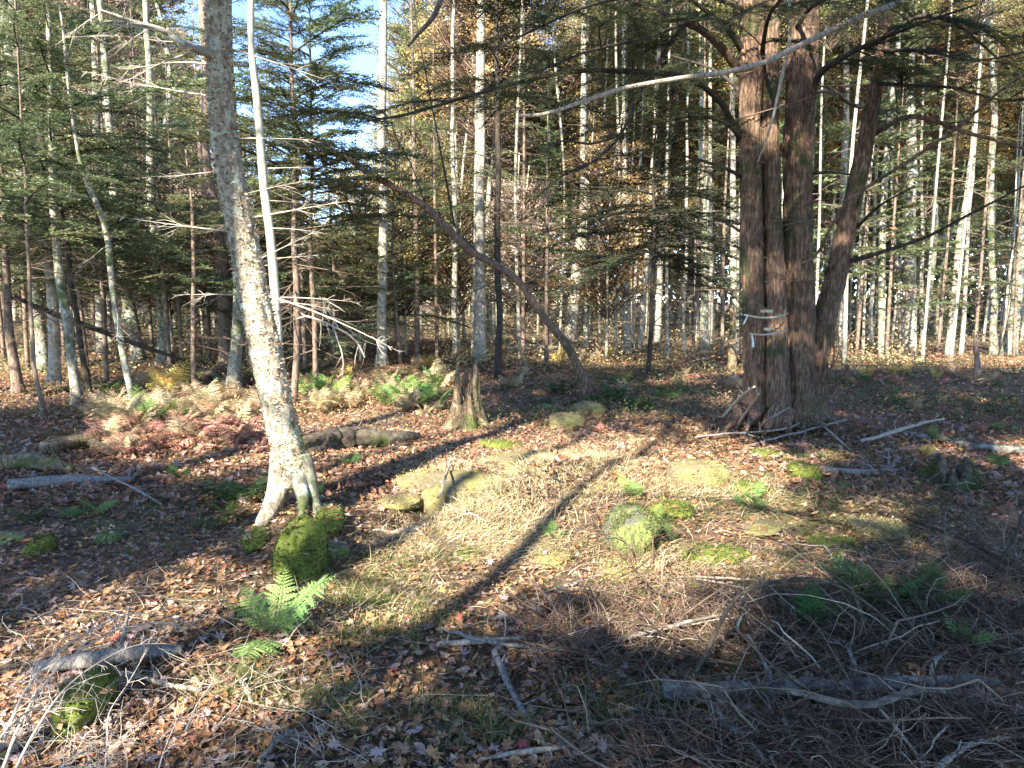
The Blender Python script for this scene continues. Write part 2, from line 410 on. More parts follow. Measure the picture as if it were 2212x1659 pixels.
def shade_at(x, y):
    px, py = project(x, y, np.zeros_like(x))
    c = np.clip((px / 100).astype(int), 0, 21); r = np.clip(((py - 800) / 75).astype(int), 0, 11)
    s = SM[r, c]
    s = np.where((py < 800) | (y < 0), .45, s); s = np.where(y > 16, .0, s)
    s = np.where((px < -150) | (px > 2350), .5, s)
    for (ox, oy, w) in SHADE_PT:
        s = np.where((x - ox) ** 2 + (y - oy) ** 2 < w * w, .97, s)
    for (ox, oy, w) in LIT_PT:
        s = np.where((x - ox) ** 2 + (y - oy) ** 2 < w * w, 0., s)
    for (ox, oy, w, L) in SHADE_OBJ:
        dx, dy = x - ox, y - oy; al = dx * HX + dy * HY; ac = -dx * HY + dy * HX
        s = np.where((al > -.3) & (al < L) & (np.abs(ac) < w), .97, s)
    return s

# ------------------------------------------------------------------ boughs, crowns, trees
def bough_geo(g, L, seed, nlat=16, spread=.38, cl=.05, cw=.014, step=.026, droop=.12, dens=1., wood=.012, mw=0, mn=1, xf=None, ns=.45):
    r = np.random.default_rng(seed)
    t = np.linspace(0, 1, 9); ax = np.stack([t * L, .05 * L * np.sin(t * 4 + r.uniform(0, 6)) * t, -droop * L * t ** 1.7 + .04 * L * np.sin(t * PI)], 1)
    def at(u): return np.stack([np.interp(u, t, ax[:, k]) for k in range(3)], 1)
    ti = np.repeat(np.linspace(.14, .97, nlat), 2) + r.normal(0, .012, nlat * 2); ti = np.clip(ti, .1, 1)
    sd = np.tile([1, -1], nlat); keep = r.random(nlat * 2) < dens; ti = ti[keep]; sd = sd[keep]
    ll = (spread * L * (1 - ti) ** .75 * r.uniform(.55, 1.15, len(ti)) + .05 * L) * np.clip(ti * 4, .4, 1)
    an = sd * (r.normal(.95, .12, len(ti)) - .25 * ti)
    d = np.stack([np.cos(an), np.sin(an), r.normal(-.12, .12, len(ti))], 1)
    b0 = at(ti); p0 = b0[:, None] + d[:, None] * (ll[:, None] * np.array([0, .5, 1.]))[:, :, None]; p0[:, 1, 2] += ll * .04; p0[:, 2, 2] -= ll * .08
    P1 = []; N1 = []; D1 = []; Ln = []
    for q in range(len(ti)):
        m = max(2, int(ll[q] / step)); s = np.linspace(.06, 1, m)
        for side in (1, -1):
            a2 = an[q] + side * r.normal(.85, .18, m)
            P1.append(b0[q] + d[q] * (ll[q] * s)[:, None] + np.array([0, 0, 1]) * (-.05 * ll[q] * s ** 2)[:, None])
            D1.append(np.stack([np.cos(a2), np.sin(a2), r.normal(-.05, .25, m)], 1))
            Ln.append(cl * (1.25 - .55 * s) * r.uniform(.7, 1.3, m))
    m = int(L / step); s = np.linspace(.2, 1, m)
    for side in (1, -1):
        a2 = side * r.normal(.8, .2, m); P1.append(at(s)); D1.append(np.stack([np.cos(a2), np.sin(a2), r.normal(0, .25, m)], 1)); Ln.append(cl * r.uniform(.7, 1.3, m))
    P1 = np.vstack(P1); D1 = np.vstack(D1); Ln = np.concatenate(Ln)
    nr = np.stack([r.normal(0, ns, len(P1)), r.normal(0, ns, len(P1)), np.ones(len(P1))], 1)
    tn = np.clip(r.normal(.5, .22, len(P1)), 0, .96); tn = np.where(r.random(len(P1)) < .02, 1, tn)
    tmp = Geo()
    tube(tmp, ax, wood * (1.05 - t), 5, mat=mw, tint=.3)
    btubes(tmp, p0, np.array([[.35, .22, .08]]) * wood * np.ones((len(ti), 1)), 3, .3, mw)
    cards(tmp, P1, D1, Ln, cw * r.uniform(.8, 1.3, len(P1)), nr, tn, mn)
    V = np.concatenate(tmp.V)
    if xf is not None: R, o, s_ = xf; V = (V * s_) @ R.T + o
    g.add(V, np.concatenate(tmp.Q) , np.concatenate(tmp.T) if tmp.T else None, np.concatenate(tmp.t))
    g.mq[-1] = np.concatenate(tmp.mq)
    if tmp.T: g.mt[-1] = np.concatenate(tmp.mt)

def rot_out(az, pitch, roll=0):
    return np.array((Matrix.Rotation(az, 3, 'Z') @ Matrix.Rotation(-pitch, 3, 'Y') @ Matrix.Rotation(roll, 3, 'X')))

def bough_mesh(name, mats, **k):
    g = Geo(); bough_geo(g, **k); return g.mesh(name, mats)

def dead_geo(g, L, seed, n=9, wood=.011, tint=.6, mat=0, xf=None):
    r = np.random.default_rng(seed); t = np.linspace(0, 1, 7)
    ax = np.stack([t * L, .08 * L * np.sin(t * 3 + r.uniform(0, 6)) * t, -.12 * L * t ** 1.5 * r.uniform(-.4, 1.5)], 1)
    tmp = Geo(); tube(tmp, ax, wood * (1.1 - t), 4, mat=mat, tint=tint)
    base = []; rad = []
    for _ in range(n):
        u = r.uniform(.2, 1); b = np.array([np.interp(u, t, ax[:, k]) for k in range(3)]); a = r.choice([-1, 1]) * r.normal(.8, .2); l = L * .45 * (1.15 - u) * r.uniform(.5, 1.2)
        d = np.array([math.cos(a), math.sin(a), r.normal(-.15, .3)]); d2 = np.array([math.cos(a * .5), math.sin(a * .5), r.normal(-.3, .3)])
        q = np.array([b, b + d * l * .35, b + d * l * .65 + d2 * l * .1, b + d * l * .75 + d2 * l * .35]); base.append(q); rad.append(wood * np.array([.45, .35, .25, .1]))
        for _ in range(2):
            u2 = r.integers(1, 3); b2 = q[u2]; dd = d + r.normal(0, .6, 3); l2 = l * .4
            base.append(np.array([b2, b2 + dd * l2 * .35, b2 + dd * l2 * .7, b2 + dd * l2 + r.normal(0, .1 * l2, 3)])); rad.append(wood * np.array([.25, .2, .15, .07]))
    btubes(tmp, np.array(base), np.array(rad), 3, tint, mat)
    V = np.concatenate(tmp.V)
    if xf is not None: R, o, s_ = xf; V = (V * s_) @ R.T + o
    g.add(V, np.concatenate(tmp.Q), np.concatenate(tmp.T), np.concatenate(tmp.t), mat)

HB = [bough_mesh('hemlock_bough', [M['dark'], M['hneedle']], L=1.25, seed=s, nlat=17, spread=.42, droop=.26, cw=.009, cl=.045, step=.02) for s in range(4)]
FB = [bough_mesh('fir_bough', [M['dark'], M['fneedle']], L=1.25, seed=40 + s, nlat=17, spread=.4, droop=.16, cw=.015, cl=.055, step=.026, dens=.9, ns=1.1) for s in range(5)]
SB = [bough_mesh('sparse_bough', [M['dark'], M['fneedle']], L=1.25, seed=60 + s, nlat=10, spread=.4, droop=.16, cw=.013, cl=.055, step=.045, dens=.75, ns=1.1) for s in range(3)]
M['shadeneedle'] = mat_leaf('shaded_fir_needles', [(0, (.008, .014, .007)), (.5, (.02, .032, .014)), (.9, (.045, .06, .025)), (1, (.09, .06, .03))], .15)  # shade put into the colour: near-black needles for the two unlit firs
SHB = [bough_mesh('shaded_bough', [M['dark'], M['shadeneedle']], L=1.25, seed=140 + s, nlat=16, spread=.36, droop=.3, cw=.015, cl=.06, step=.024) for s in range(3)]
def dead_mesh(s, tint, name='dead_bough'):
    g = Geo(); dead_geo(g, 1.25, s, tint=tint); return g.mesh(name, M['twig'])
DB = [dead_mesh(80 + s, .45) for s in range(4)]
DP = [dead_mesh(90 + s, .9) for s in range(3)]

def bough_obj(parent, me, loc, az, pitch, s, name='bough', roll=0.):
    mw = Matrix.Translation(Vector(loc)) @ Matrix.Rotation(az, 4, 'Z') @ Matrix.Rotation(-pitch, 4, 'Y') @ Matrix.Rotation(roll, 4, 'X') @ Matrix.Scale(s, 4)
    return link(name, me, parent, mw)

def barkdisp(amp, fa, fs, seed, ridge=True):
    def f(a, s, r):
        q = np.stack([np.cos(a).ravel() * fa, np.sin(a).ravel() * fa, s.ravel() * fs], 1)
        v = fbm(q, 3, seed)
        if ridge: v = .6 - np.abs(v) * 3
        big = fbm(np.stack([np.cos(a).ravel() * .9, np.sin(a).ravel() * .9, s.ravel() * .9], 1), 2, seed + 5)
        return (amp * v + amp * 1.2 * big).reshape(a.shape) * np.clip(r / .1, .3, 1.2)
    return f

def flaredisp(h, k, lob, seed, base=None):
    def f(a, s, r):
        e = np.exp(-s / h); d = r * k * e * (.75 + .5 * np.cos(a * lob + seed) + .25 * np.cos(a * (lob + 2) + seed * 2))
        return d + (base(a, s, r) if base else 0)
    return f

# every trunk: base pixel, path pixels, widths. Depth from where the base meets the ground.
def trunk_path(path, Y=None, dY=0.):
    bx, by = path[0]; b = G(bx, by); Y = Y or b[1]; n = len(path)
    pts = [P(x, y, Y + dY * i / max(1, n - 1)) for i, (x, y) in enumerate(path)]
    pts[0][2] -= .08; return np.array(pts), Y

def extend_up(pts, rad, hgt):
    d = pts[-1] - pts[-2]; d = d / np.linalg.norm(d); d = d * .6 + np.array([0, 0, .4]); d /= np.linalg.norm(d)
    ext = hgt - pts[-1][2]
    if ext > .3:
        pts = np.vstack([pts, pts[-1] + d * ext * .5 / d[2], pts[-1] + d * ext / d[2]]); rad = list(rad) + [rad[-1] * .75, .015]
    return pts, rad

def conifer_boughs(root, org, pts, z0, z1, n, L0, kinds, seed, dead=0, deadk=None, pitch0=.1, zd=None, power=.8, name='bough', azc=None):
    r = np.random.default_rng(seed); zt = pts[:, 2]
    def at(z): return np.array([np.interp(z, zt, pts[:, 0]), np.interp(z, zt, pts[:, 1]), z]) - org
    for k in range(n):
        z = z0 + (z1 - z0) * ((k + r.uniform(0, .9)) / n); f = (z - z0) / max(z1 - z0, .1)
        L = L0 * ((1 - f) ** power * .85 + .15) * r.uniform(.65, 1.15)
        az = (k * 2.4 + r.uniform(-.4, .4)) if azc is None else r.normal(azc[0], azc[1])
        bough_obj(root, kinds[r.integers(len(kinds))], at(z), az, pitch0 + .5 * f + r.normal(0, .1), L / 1.25, name, r.normal(0, .15))
    if dead:
        a, b = zd
        for k in range(dead):
            z = a + (b - a) * r.uniform(); bough_obj(root, (deadk or DB)[r.integers(len(deadk or DB))], at(z), r.uniform(0, 6.28), r.normal(-.15, .25), r.uniform(.25, .8) * L0 / 1.25, 'dead_branch')

TREES = []
def tree(name, label, cat, path, widths, mat, hgt=None, n=10, rings=40, rough=.006, flare=.5, fh=.15, group=None, Y=None, dY=0., seed=None, ridge=True):
    seed = seed if seed is not None else len(TREES) + 11
    pts, Y = trunk_path(path, Y, dY); rad = [W(w, Y) for w in widths]
    if hgt: pts, rad = extend_up(pts, rad, hgt)
    org = pts[0].copy(); root = thing(name, org, label, cat, group)
    g = Geo(); sp = spline(pts, rings); kk_ = np.stack([sp[:, 2] * .8, np.full(rings, seed * 1.7), np.zeros(rings)], 1); sp[:, 0] += .05 * fbm(kk_, 2, 1) * np.clip(sp[:, 2] - org[2], 0, 1); sp[:, 1] += .05 * fbm(kk_, 2, 2) * np.clip(sp[:, 2] - org[2], 0, 1); rr = np.interp(np.linspace(0, 1, rings), np.concatenate([[0], np.cumsum(np.linalg.norm(np.diff(pts, axis=0), axis=1))]) / np.linalg.norm(np.diff(pts, axis=0), axis=1).sum(), rad)
    tube(g, sp, rr, n, disp=flaredisp(fh, flare, 3, seed, barkdisp(rough, 3.5, 3.2, seed, ridge)), origin=org)
    link('trunk', g.mesh('trunk', mat), root)
    TREES.append((pts[0][0], Y)); return root, org, sp, Y

# ------------------------------------------------------------------ the leaning birch
Yb = G(630, 1105)[1]
bp = [(628, 1048), (630, 1010), (620, 960), (600, 880), (577, 770), (552, 650), (524, 510), (494, 360), (478, 240), (472, 120), (470, 0), (462, -200), (455, -500)]
bw = [62, 78, 68, 64, 64, 63, 60, 57, 50, 48, 48, 42, 32]
pts = np.array([P(x, y, Yb) for x, y in bp]); borg = np.array([pts[0][0], Yb, Hs(pts[0][0], Yb)])
birch = thing('leaning_birch_tree', borg, 'leaning yellow birch with peeling scaly bark, straddling a mossy hummock on forked roots', 'birch tree')
g = Geo(); N = 260
cum = np.linalg.norm(np.diff(pts, axis=0), axis=1).cumsum(); cum = np.concatenate([[0], cum]) / cum[-1]
bsp = spline(pts, N); brr = np.interp(np.linspace(0, 1, N), cum, [W(w, Yb) for w in bw])
tube(g, bsp, brr, 40, disp=barkdisp(.011, 3.2, 7, 3, True), origin=borg)
link('trunk', g.mesh('trunk', M['birch']), birch)
for path, ws, lab in [([(615, 990, 0), (604, 1040, -.05), (592, 1085, -.12), (568, 1130, -.28), (552, 1160, -.4)], [64, 50, 42, 34, 14], None),
                 ([(650, 985, 0), (668, 1040, -.04), (677, 1080, -.1), (690, 1110, -.2), (700, 1145, -.3)], [46, 38, 28, 20, 8], None),
                 ([(640, 1000, 0), (650, 1050, -.1), (655, 1085, -.2), (650, 1120, -.32)], [54, 34, 24, 10], None),
                 ([(630, 1000, 0), (640, 1045, .15), (660, 1070, .3), (700, 1075, .5)], [50, 36, 22, 8], None)]:
    g = Geo(); pp = np.array([P(x, y, Yb + d) for x, y, d in path]); tube(g, pp, [W(w, Yb) for w in ws], 16, rings=26, disp=barkdisp(.006, 3, 5, 9, False), origin=borg)
    link('root', g.mesh('root', M['birch'] if path[0][0] == 615 else M['grey']), birch)
g = Geo(); n = 5000; k = rng.integers(2, N - 30, n); a = rng.uniform(0, 2 * PI, n)
side = np.stack([np.cos(a), np.sin(a), np.zeros(n)], 1); ps = bsp[k] - borg + side * (brr[k] * 1.02)[:, None] + rng.normal(0, .01, (n, 3)) * np.array([0, 0, 3])
tang = np.stack([-np.sin(a), np.cos(a), rng.normal(0, .3, n)], 1) * rng.choice([-1, 1], n)[:, None] + side * rng.uniform(.15, .9, n)[:, None]
cards(g, ps, tang, rng.uniform(.008, .03, n), rng.uniform(.006, .018, n), side + rng.normal(0, .3, (n, 3)), rng.random(n))
link('peeling_bark', g.mesh('peeling_bark', M['curl'], False), birch, kind='stuff')
n = 5000; kb_ = rng.integers(0, 40, n); ab_ = rng.normal(-.3, .8, n); sd_ = np.stack([np.cos(ab_), np.sin(ab_), ab_ * 0], 1); ps_ = bsp[kb_] - borg + sd_ * (brr[kb_] * 1.03)[:, None] + rng.normal(0, .008, (n, 3)); mk_ = rng.random(n) > ps_[:, 2] / .7
g = Geo(); nn_ = int(mk_.sum()); cards(g, ps_[mk_], sd_[mk_] + rng.normal(0, .5, (nn_, 3)), rng.uniform(.008, .02, nn_), rng.uniform(.004, .009, nn_), rng.normal(0, 1, (nn_, 3)), rng.random(nn_) * .8); link('moss', g.mesh('moss', M['mosshair'], False), birch, kind='stuff')
def limb(parent, org, pix, ws, mat, name='limb', n=7, rough=.004, kinds=None, fol=0, fs=.9, seed=0, out=None, start=.15, rings=None, droop=0.):
    """limb along photo coordinates with its own depths; boughs hang along it"""
    pp = np.array([P(x, y, Y) for x, y, Y in pix]); rr = [max(W(w, q[2]), .003) for w, q in zip(lerp1(ws, len(pix)), pix)]
    K = rings or max(10, len(pix) * 6); g = Geo(); sp = spline(pp, K); tube(g, sp, lerp1(rr, K), n, disp=barkdisp(rough, 2, 6, seed), origin=org)
    o = link(name, g.mesh(name, mat), parent)
    r = np.random.default_rng(seed + 500)
    for q in range(int(fol * (.72 if name == 'limb' else 1))):
        f = r.uniform(start, 1); i = min(int(f * (K - 1)), K - 2); d = sp[i + 1] - sp[i]; az = math.atan2(d[1], d[0]) + r.choice([-1, 1]) * r.uniform(.3, 1.25)
        bough_obj(o, kinds[r.integers(len(kinds))], sp[i] - org, az, r.normal(-.12 - droop, .22), fs / 1.25 * r.uniform(.55, 1.2) * (1.15 - .35 * f), 'bough', r.normal(0, .25))
    return o, sp
limb(birch, borg, [(475, 130, Yb), (440, 112, Yb - .1), (400, 96, Yb - .2), (350, 65, Yb - .25), (290, 48, Yb - .35), (215, 22, Yb - .5)], [16, 15, 12, 10, 8, 5], M['pale'], 'branch', 9, .008, DP, 9, .5, 3)
for (x, y, az, s) in [(470, 370, PI, .35), (505, 300, .1, .4), (525, 420, -.2, .4), (545, 470, 0, .5), (500, 500, PI + .2, .5), (560, 560, .1, .35), (580, 640, 0, .7), (540, 640, PI, .4), (460, 140, 2.8, .6), (480, 100, .2, .6), (470, 210, 3.3, .6)]:
    bough_obj(birch, DP[int(x) % 3], P(x, y, Yb) - borg, az, rng.normal(.1, .25), s, 'dead_branch')

# ------------------------------------------------------------------ hemlock clump (four stems grown together)
Yh = G(1680, 918)[1]; horg = G(1690, 905)
hem = thing('hemlock_tree', horg, 'big shaded hemlock of four close stems with rough reddish bark, wearing two pale tapes', 'hemlock tree')
def stem(pix, ws, dy, seed, n=44, rings=230):
    pp = np.array([P(x, y, Yh + d) for (x, y, d) in pix]); K = rings
    cum = np.linalg.norm(np.diff(pp, axis=0), axis=1).cumsum(); cum = np.concatenate([[0], cum]) / cum[-1]
    g = Geo(); sp = spline(pp, K); rr = np.interp(np.linspace(0, 1, K), cum, [W(w, Yh) for w in ws])
    tube(g, sp, rr, n, disp=flaredisp(.22, .28, 3, seed, barkdisp(.021, 7.5, 2.0, seed)), origin=horg)
    link('stem', g.mesh('stem', M['hemlock']), hem); return sp
stem([(1632, 915, .05), (1632, 850, .05), (1628, 700, 0), (1622, 500, 0), (1622, 300, 0), (1624, 150, 0), (1622, 0, 0), (1618, -300, 0), (1612, -700, .1)], [56, 48, 45, 45, 45, 45, 45, 38, 12], 0, 21)
stem([(1680, 925, -.12), (1680, 850, -.12), (1678, 700, -.1), (1675, 550, -.05), (1668, 400, 0), (1663, 250, 0), (1665, 120, .05), (1668, 0, .1), (1672, -400, .3)], [54, 46, 38, 36, 34, 30, 28, 26, 10], 0, 22, 36)
stem([(1728, 918, .0), (1728, 840, .0), (1726, 700, .05), (1725, 500, .05), (1725, 330, .05), (1730, 200, .05), (1735, 60, .05), (1738, -100, .05), (1742, -400, 0), (1742, -700, 0)], [74, 65, 62, 60, 60, 57, 54, 48, 34, 12], 0, 23)
stem([(1652, 915, .3), (1655, 700, .28), (1652, 450, .3), (1652, 300, .35), (1655, 100, .5)], [36, 30, 26, 22, 10], 0, 25, 24)
cs = stem([(1750, 905, .12), (1752, 840, .12), (1765, 740, .12), (1790, 650, .1), (1808, 590, .05), (1828, 500, 0), (1848, 410, -.05), (1866, 325, -.1), (1890, 200, -.15), (1908, 90, -.2), (1922, -20, -.25), (1950, -250, -.3), (1960, -500, -.3)], [60, 52, 50, 46, 42, 39, 34, 32, 28, 22, 20, 12, 4], 0, 24)
for q, (path, ws) in enumerate([([(1600, 880, 0), (1590, 905, -.15), (1570, 925, -.35)], [34, 20, 6]), ([(1640, 880, -.1), (1620, 910, -.35), (1612, 930, -.5)], [30, 16, 6]),
                 ([(1745, 880, -.05), (1760, 905, -.25), (1785, 918, -.4)], [34, 18, 6]), ([(1700, 890, -.15), (1700, 925, -.35), (1710, 940, -.5)], [34, 20, 8]), ([(1665, 895, -.15), (1655, 925, -.3), (1650, 938, -.42)], [30, 20, 8])]):
    g = Geo(); tube(g, [P(x, y, Yh + d) for x, y, d in path], [W(w, Yh) for w in ws], 12, rings=16, disp=barkdisp(.01, 3, 5, q), origin=horg); link('root', g.mesh('root', M['hemlock']), hem)
# loose bark strips by the leaning stem
g = Geo()
for q in range(13):
    x0 = rng.uniform(1775, 1800); y0 = rng.uniform(640, 760); dx = rng.uniform(0, 22)
    pp = [P(x0, y0, Yh - .1), P(x0 + dx, y0 + rng.uniform(30, 60), Yh - .2 + rng.normal(0, .05)), P(x0 + dx * .9, y0 + rng.uniform(80, 110), Yh - .2), P(x0 - rng.uniform(0, 30), min(y0 + rng.uniform(140, 200), 890), Yh - .12)]
    tube(g, pp, [.002, .007, .008, .002], 4, rings=10, origin=horg)
link('loose_bark', g.mesh('loose_bark', M['hemlock']), hem, kind='stuff')
for q, (pix, ws, fol, fs) in enumerate([
    ([(1885, 292, 0), (1925, 268, -.2), (1965, 252, -.4), (2015, 260, -.5), (2090, 287, -.7), (2160, 305, -.8), (2260, 335, -1)], [11, 10, 8, 6], 4, .6),
    ([(1830, 565, 0), (1870, 555, -.2), (1925, 538, -.4), (2005, 510, -.6), (2100, 460, -.9), (2240, 388, -1.3)], [10, 8, 6, 4], 0, 0),
    ([(1852, 490, -.05), (1880, 462, -.3), (1910, 438, -.5), (1970, 405, -.7)], [8, 6, 5, 3], 0, 0),
    ([(1730, 570, -.35), (1765, 548, -.5), (1815, 455, -.9), (1865, 410, -1.0), (1975, 340, -1.3), (2075, 270, -1.6), (2150, 205, -1.9), (2250, 130, -2.2)], [5, 7, 7, 5], 0, 0),
    ([(1757, 375, 0), (1790, 372, -.1), (1838, 377, -.1)], [8, 6, 3], 0, 0),
    ([(1755, 195, 0), (1775, 155, -.2), (1825, 122, -.5), (1885, 92, -.8), (1990, 50, -1.2), (2110, 10, -1.5)], [16, 12, 9, 6, 4], 14, .9),
    ([(1915, 75, -.2), (1990, 35, -.6), (2060, 50, -.9), (2120, 95, -1.2), (2180, 150, -1.4)], [10, 8, 6, 4], 11, .8),
    ([(1895, 180, -.2), (1970, 185, -.7), (2060, 190, -1.0), (2160, 215, -1.3), (2240, 210, -1.5)], [9, 7, 5, 3], 17, .75),
    ([(1905, 110, -.2), (2000, 110, -.9), (2100, 130, -1.6), (2230, 110, -2.2)], [9, 7, 5, 3], 13, .8),
    ([(1600, 160, 0), (1560, 105, -.2), (1510, 62, -.5), (1440, 35, -.8), (1360, 0, -1.1), (1260, -40, -1.4)], [20, 17, 13, 9, 6], 16, 1.),
    ([(1605, 110, 0), (1570, 60, -.2), (1520, 20, -.4), (1460, -30, -.6)], [16, 13, 9, 6], 5, .9),
    ([(1600, 290, 0), (1580, 262, -.1), (1560, 225, -.3), (1520, 188, -.5), (1475, 165, -.7), (1380, 155, -1.0), (1262, 153, -1.3), (1147, 172, -1.6), (1012, 208, -2.0), (887, 245, -2.4), (790, 262, -2.7)], [14, 12, 10, 9, 8, 7, 4], 30, .75),
    ([(1600, 382, 0), (1570, 365, -.1), (1510, 345, -.4), (1450, 330, -.7)], [9, 7, 5, 2], 8, .7),
    ([(1600, 300, 0), (1570, 268, -.3), (1510, 250, -.6), (1440, 262, -.9), (1340, 290, -1.2)], [10, 8, 6, 3], 16, .7),
    ([(1500, 25, -.5), (1450, 90, -.9), (1415, 150, -1.1), (1372, 220, -1.4), (1342, 290, -1.6), (1300, 335, -1.7), (1260, 362, -1.8), (1187, 402, -2.0)], [11, 10, 9, 8, 6, 5, 3], 16, .6),
    ([(1605, 60, 0), (1520, 40, -.8), (1400, 80, -1.5), (1267, 112, -2.0), (1150, 160, -2.6)], [10, 8, 6, 4], 20, .75),
    ([(1610, 20, 0), (1480, -20, -1), (1300, 5, -2), (1152, 65, -2.6), (1050, 120, -3)], [10, 8, 6, 4], 24, .7),
    ([(1720, 60, 0), (1760, 10, -.6), (1850, -20, -1.4), (1960, -30, -2)], [10, 8, 6, 4], 18, .8),
    ([(1645, 120, 0), (1660, 40, -.8), (1700, -20, -1.6)], [10, 8, 6], 10, .7),
    ([(1600, 500, .1), (1560, 478, .2), (1520, 480, .3)], [7, 5, 2], 0, 0),
    ([(1340, 290, -1.6), (1280, 310, -1.7), (1215, 305, -1.8), (1180, 330, -1.9), (1205, 350, -1.9)], [6, 5, 4, 2], 2, .5),
    ([(1630, 250, .2), (1600, 200, .8), (1540, 150, 1.6), (1450, 120, 2.4)], [10, 8, 6, 3], 14, .8),
    ([(1740, 200, .2), (1800, 200, .9), (1850, 230, 1.6), (1940, 240, 2.2)], [10, 8, 6, 3], 12, .7),
    ]):
    pix = [(x, y, Yh + d) for x, y, d in pix]
    limb(hem, horg, pix, ws, M['hemlock'] if q in (0, 3, 9) else M['dark'], 'limb', 8, .003, HB, fol, fs, 100 + q)
for q in range(26):
    x = rng.choice([1597, 1700, 1760, 1650]); y = rng.uniform(20, 640)
    bough_obj(hem, DB[q % 4], P(x, y, Yh - .1) - horg, rng.uniform(0, 6.28), rng.normal(0, .3), rng.uniform(.3, .9), 'dead_branch')
# pale dead limb hung across
Yd = Yh - 1.5
rt = P(1925, 12, Yd); dl = thing('dead_limb', P(1955, 0, Yd), 'long bleached bare limb hanging across the upper right in front of the hemlock stems', 'dead branch')
limb(dl, P(1955, 0, Yd), [(x, y, Yd + d) for x, y, d in [(1120, 250, -.9), (1165, 248, -.85), (1205, 238, -.8), (1250, 222, -.75), (1300, 206, -.6), (1350, 190, -.5), (1475, 168, -.4), (1560, 157, -.3), (1650, 135, -.2), (1715, 105, -.1), (1775, 75, 0), (1855, 38, .1), (1925, 12, .2), (1990, -30, .4), (2100, -90, .8)]], [7, 9, 10, 11, 12, 13, 15, 17], M['dead'], 'limb', 12, .002, DP, 5, .35, 77, rings=90)
for q, (pix, ws) in enumerate([([(1705, -20), (1706, 60), (1702, 110), (1690, 160), (1668, 260), (1637, 350)], [6, 8, 7, 3]), ]):
    t_ = thing('dead_limb', P(1705, 0, Yd + .3), 'thin pale broken stick dangling down between the hemlock stems', 'dead branch')
    limb(t_, P(1705, 0, Yd + .3), [(x, y, Yd + .5) for x, y in pix], ws, M['dead'], 'limb', 7, .002, DP, 2, .3, 79)
t_ = thing('dead_limb', P(940, 0, 7.), 'thick pinkish dead branch end angling down from the top centre', 'dead branch')
limb(t_, P(940, 0, 7.), [(x, y, 7.) for x, y in [(975, -60), (952, 0), (935, 38), (905, 72), (882, 100)]], [12, 12, 10, 4], M['red'], 'limb', 8, .003, DP, 4, .4, 81)

# flagging tapes tied round the stems
def tape(px, tail, tag, label):
    Yt = Yh - .36; o0 = P(1660, px[1][1], Yt); root = thing('marking_tape', o0, label, 'tape')
    def strip(nm, path, h, th=.0015):
        pp = spline(np.array([P(x, y, Y) for x, y, Y in path]), 24) - o0; g = Geo(); K = len(pp)
        V = np.concatenate([pp + [0, 0, h / 2], pp - [0, 0, h / 2], pp + [0, th, h / 2], pp + [0, th, -h / 2]]); i = np.arange(K - 1)
        Q = [np.stack([a * K + i, a * K + i + 1, b * K + i + 1, b * K + i], 1) for a, b in ((0, 1), (2, 3), (0, 2), (1, 3))]
        g.add(V, np.concatenate(Q)); return link(nm, g.mesh(nm, M['tape']), root)
    strip('loop', [(px[0][0] - 14, px[0][1] - 2, Yt + .5)] + [(x, y, Yt + d) for (x, y), d in zip(px, (.18, .08, -.02, .0, .2))] + [(px[-1][0] + 8, px[-1][1] - 4, Yt + .5)], .02)
    x, y = px[0]; (tx, ty) = tail; g = Geo(); a = P(x, y, Yt + .15) - o0; b = P(tx, ty, Yt + .08) - o0; s = np.array([.012, 0, .004]); w = np.array([.005, .004, .003])
    V = [a - s * .4, a + s * .4, (a + b) / 2 + s + w, (a + b) / 2 - s + w, b + s * 1.1, b - s * 1.1]; g.add(V, [[0, 1, 2, 3], [3, 2, 4, 5]]); link('tail', g.mesh('tail', M['tape']), root)
    (gx0, gx1, gy) = tag; strip('inner_strip', [(gx0, gy, Yt + .1), ((gx0 + gx1) / 2, gy, Yt + .09), (gx1, gy, Yt + .1)], .03)
tape([(1615, 681), (1635, 685), (1660, 686), (1685, 683), (1700, 678)], (1606, 700), (1643, 1669, 672), 'upper pale grey flagging tape tied round the hemlock stems, tail slanting left')
tape([(1624, 721), (1642, 723), (1660, 722), (1685, 717), (1700, 713)], (1627, 750), (1650, 1667, 711), 'lower pale grey flagging tape round the hemlock stems, tail hanging straight down')

# ------------------------------------------------------------------ curved leaning dead stem, dark firs, slim poles
r_, o_, s_, Y_ = tree('leaning_tree', 'dark curved bare trunk arching from the centre ground up to the left', 'tree', [(1272, 856), (1262, 825), (1230, 750), (1202, 715), (1162, 665), (1127, 615), (1077, 575), (1017, 540), (952, 475), (887, 425), (797, 375), (737, 335), (670, 310)], [24, 20, 19, 18, 17, 16, 16, 16, 16, 14, 13, 10, 5], M['hemlock'], None, 12, 120, .006, .4, .25)
limb(r_, o_, [(982, 490, Y_), (960, 370, Y_ - .1), (937, 250, Y_ - .1), (918, 150, Y_ - .2), (902, 65, Y_ - .2), (890, -40, Y_ - .2)], [5, 4, 3.5, 3, 2.5], M['dark'], 'branch', 5, .001, SB, 5, .35, 5, start=.5)
limb(r_, o_, [(920, 445, Y_), (890, 360, Y_), (850, 280, Y_), (840, 200, Y_)], [3, 2.5, 2, 1.5], M['dark'], 'branch', 5, .001, SB, 3, .3, 6, start=.5)
for q, (x, y) in enumerate([(797, 375), (737, 335), (760, 350), (850, 402), (700, 322), (680, 312), (1127, 615), (1040, 553)]):
    bough_obj(r_, (SB + DB)[q % 7], P(x, y, Y_) - o_, rng.uniform(0, 6.28), rng.uniform(-.2, .7), rng.uniform(.5, 1.1), 'bough')

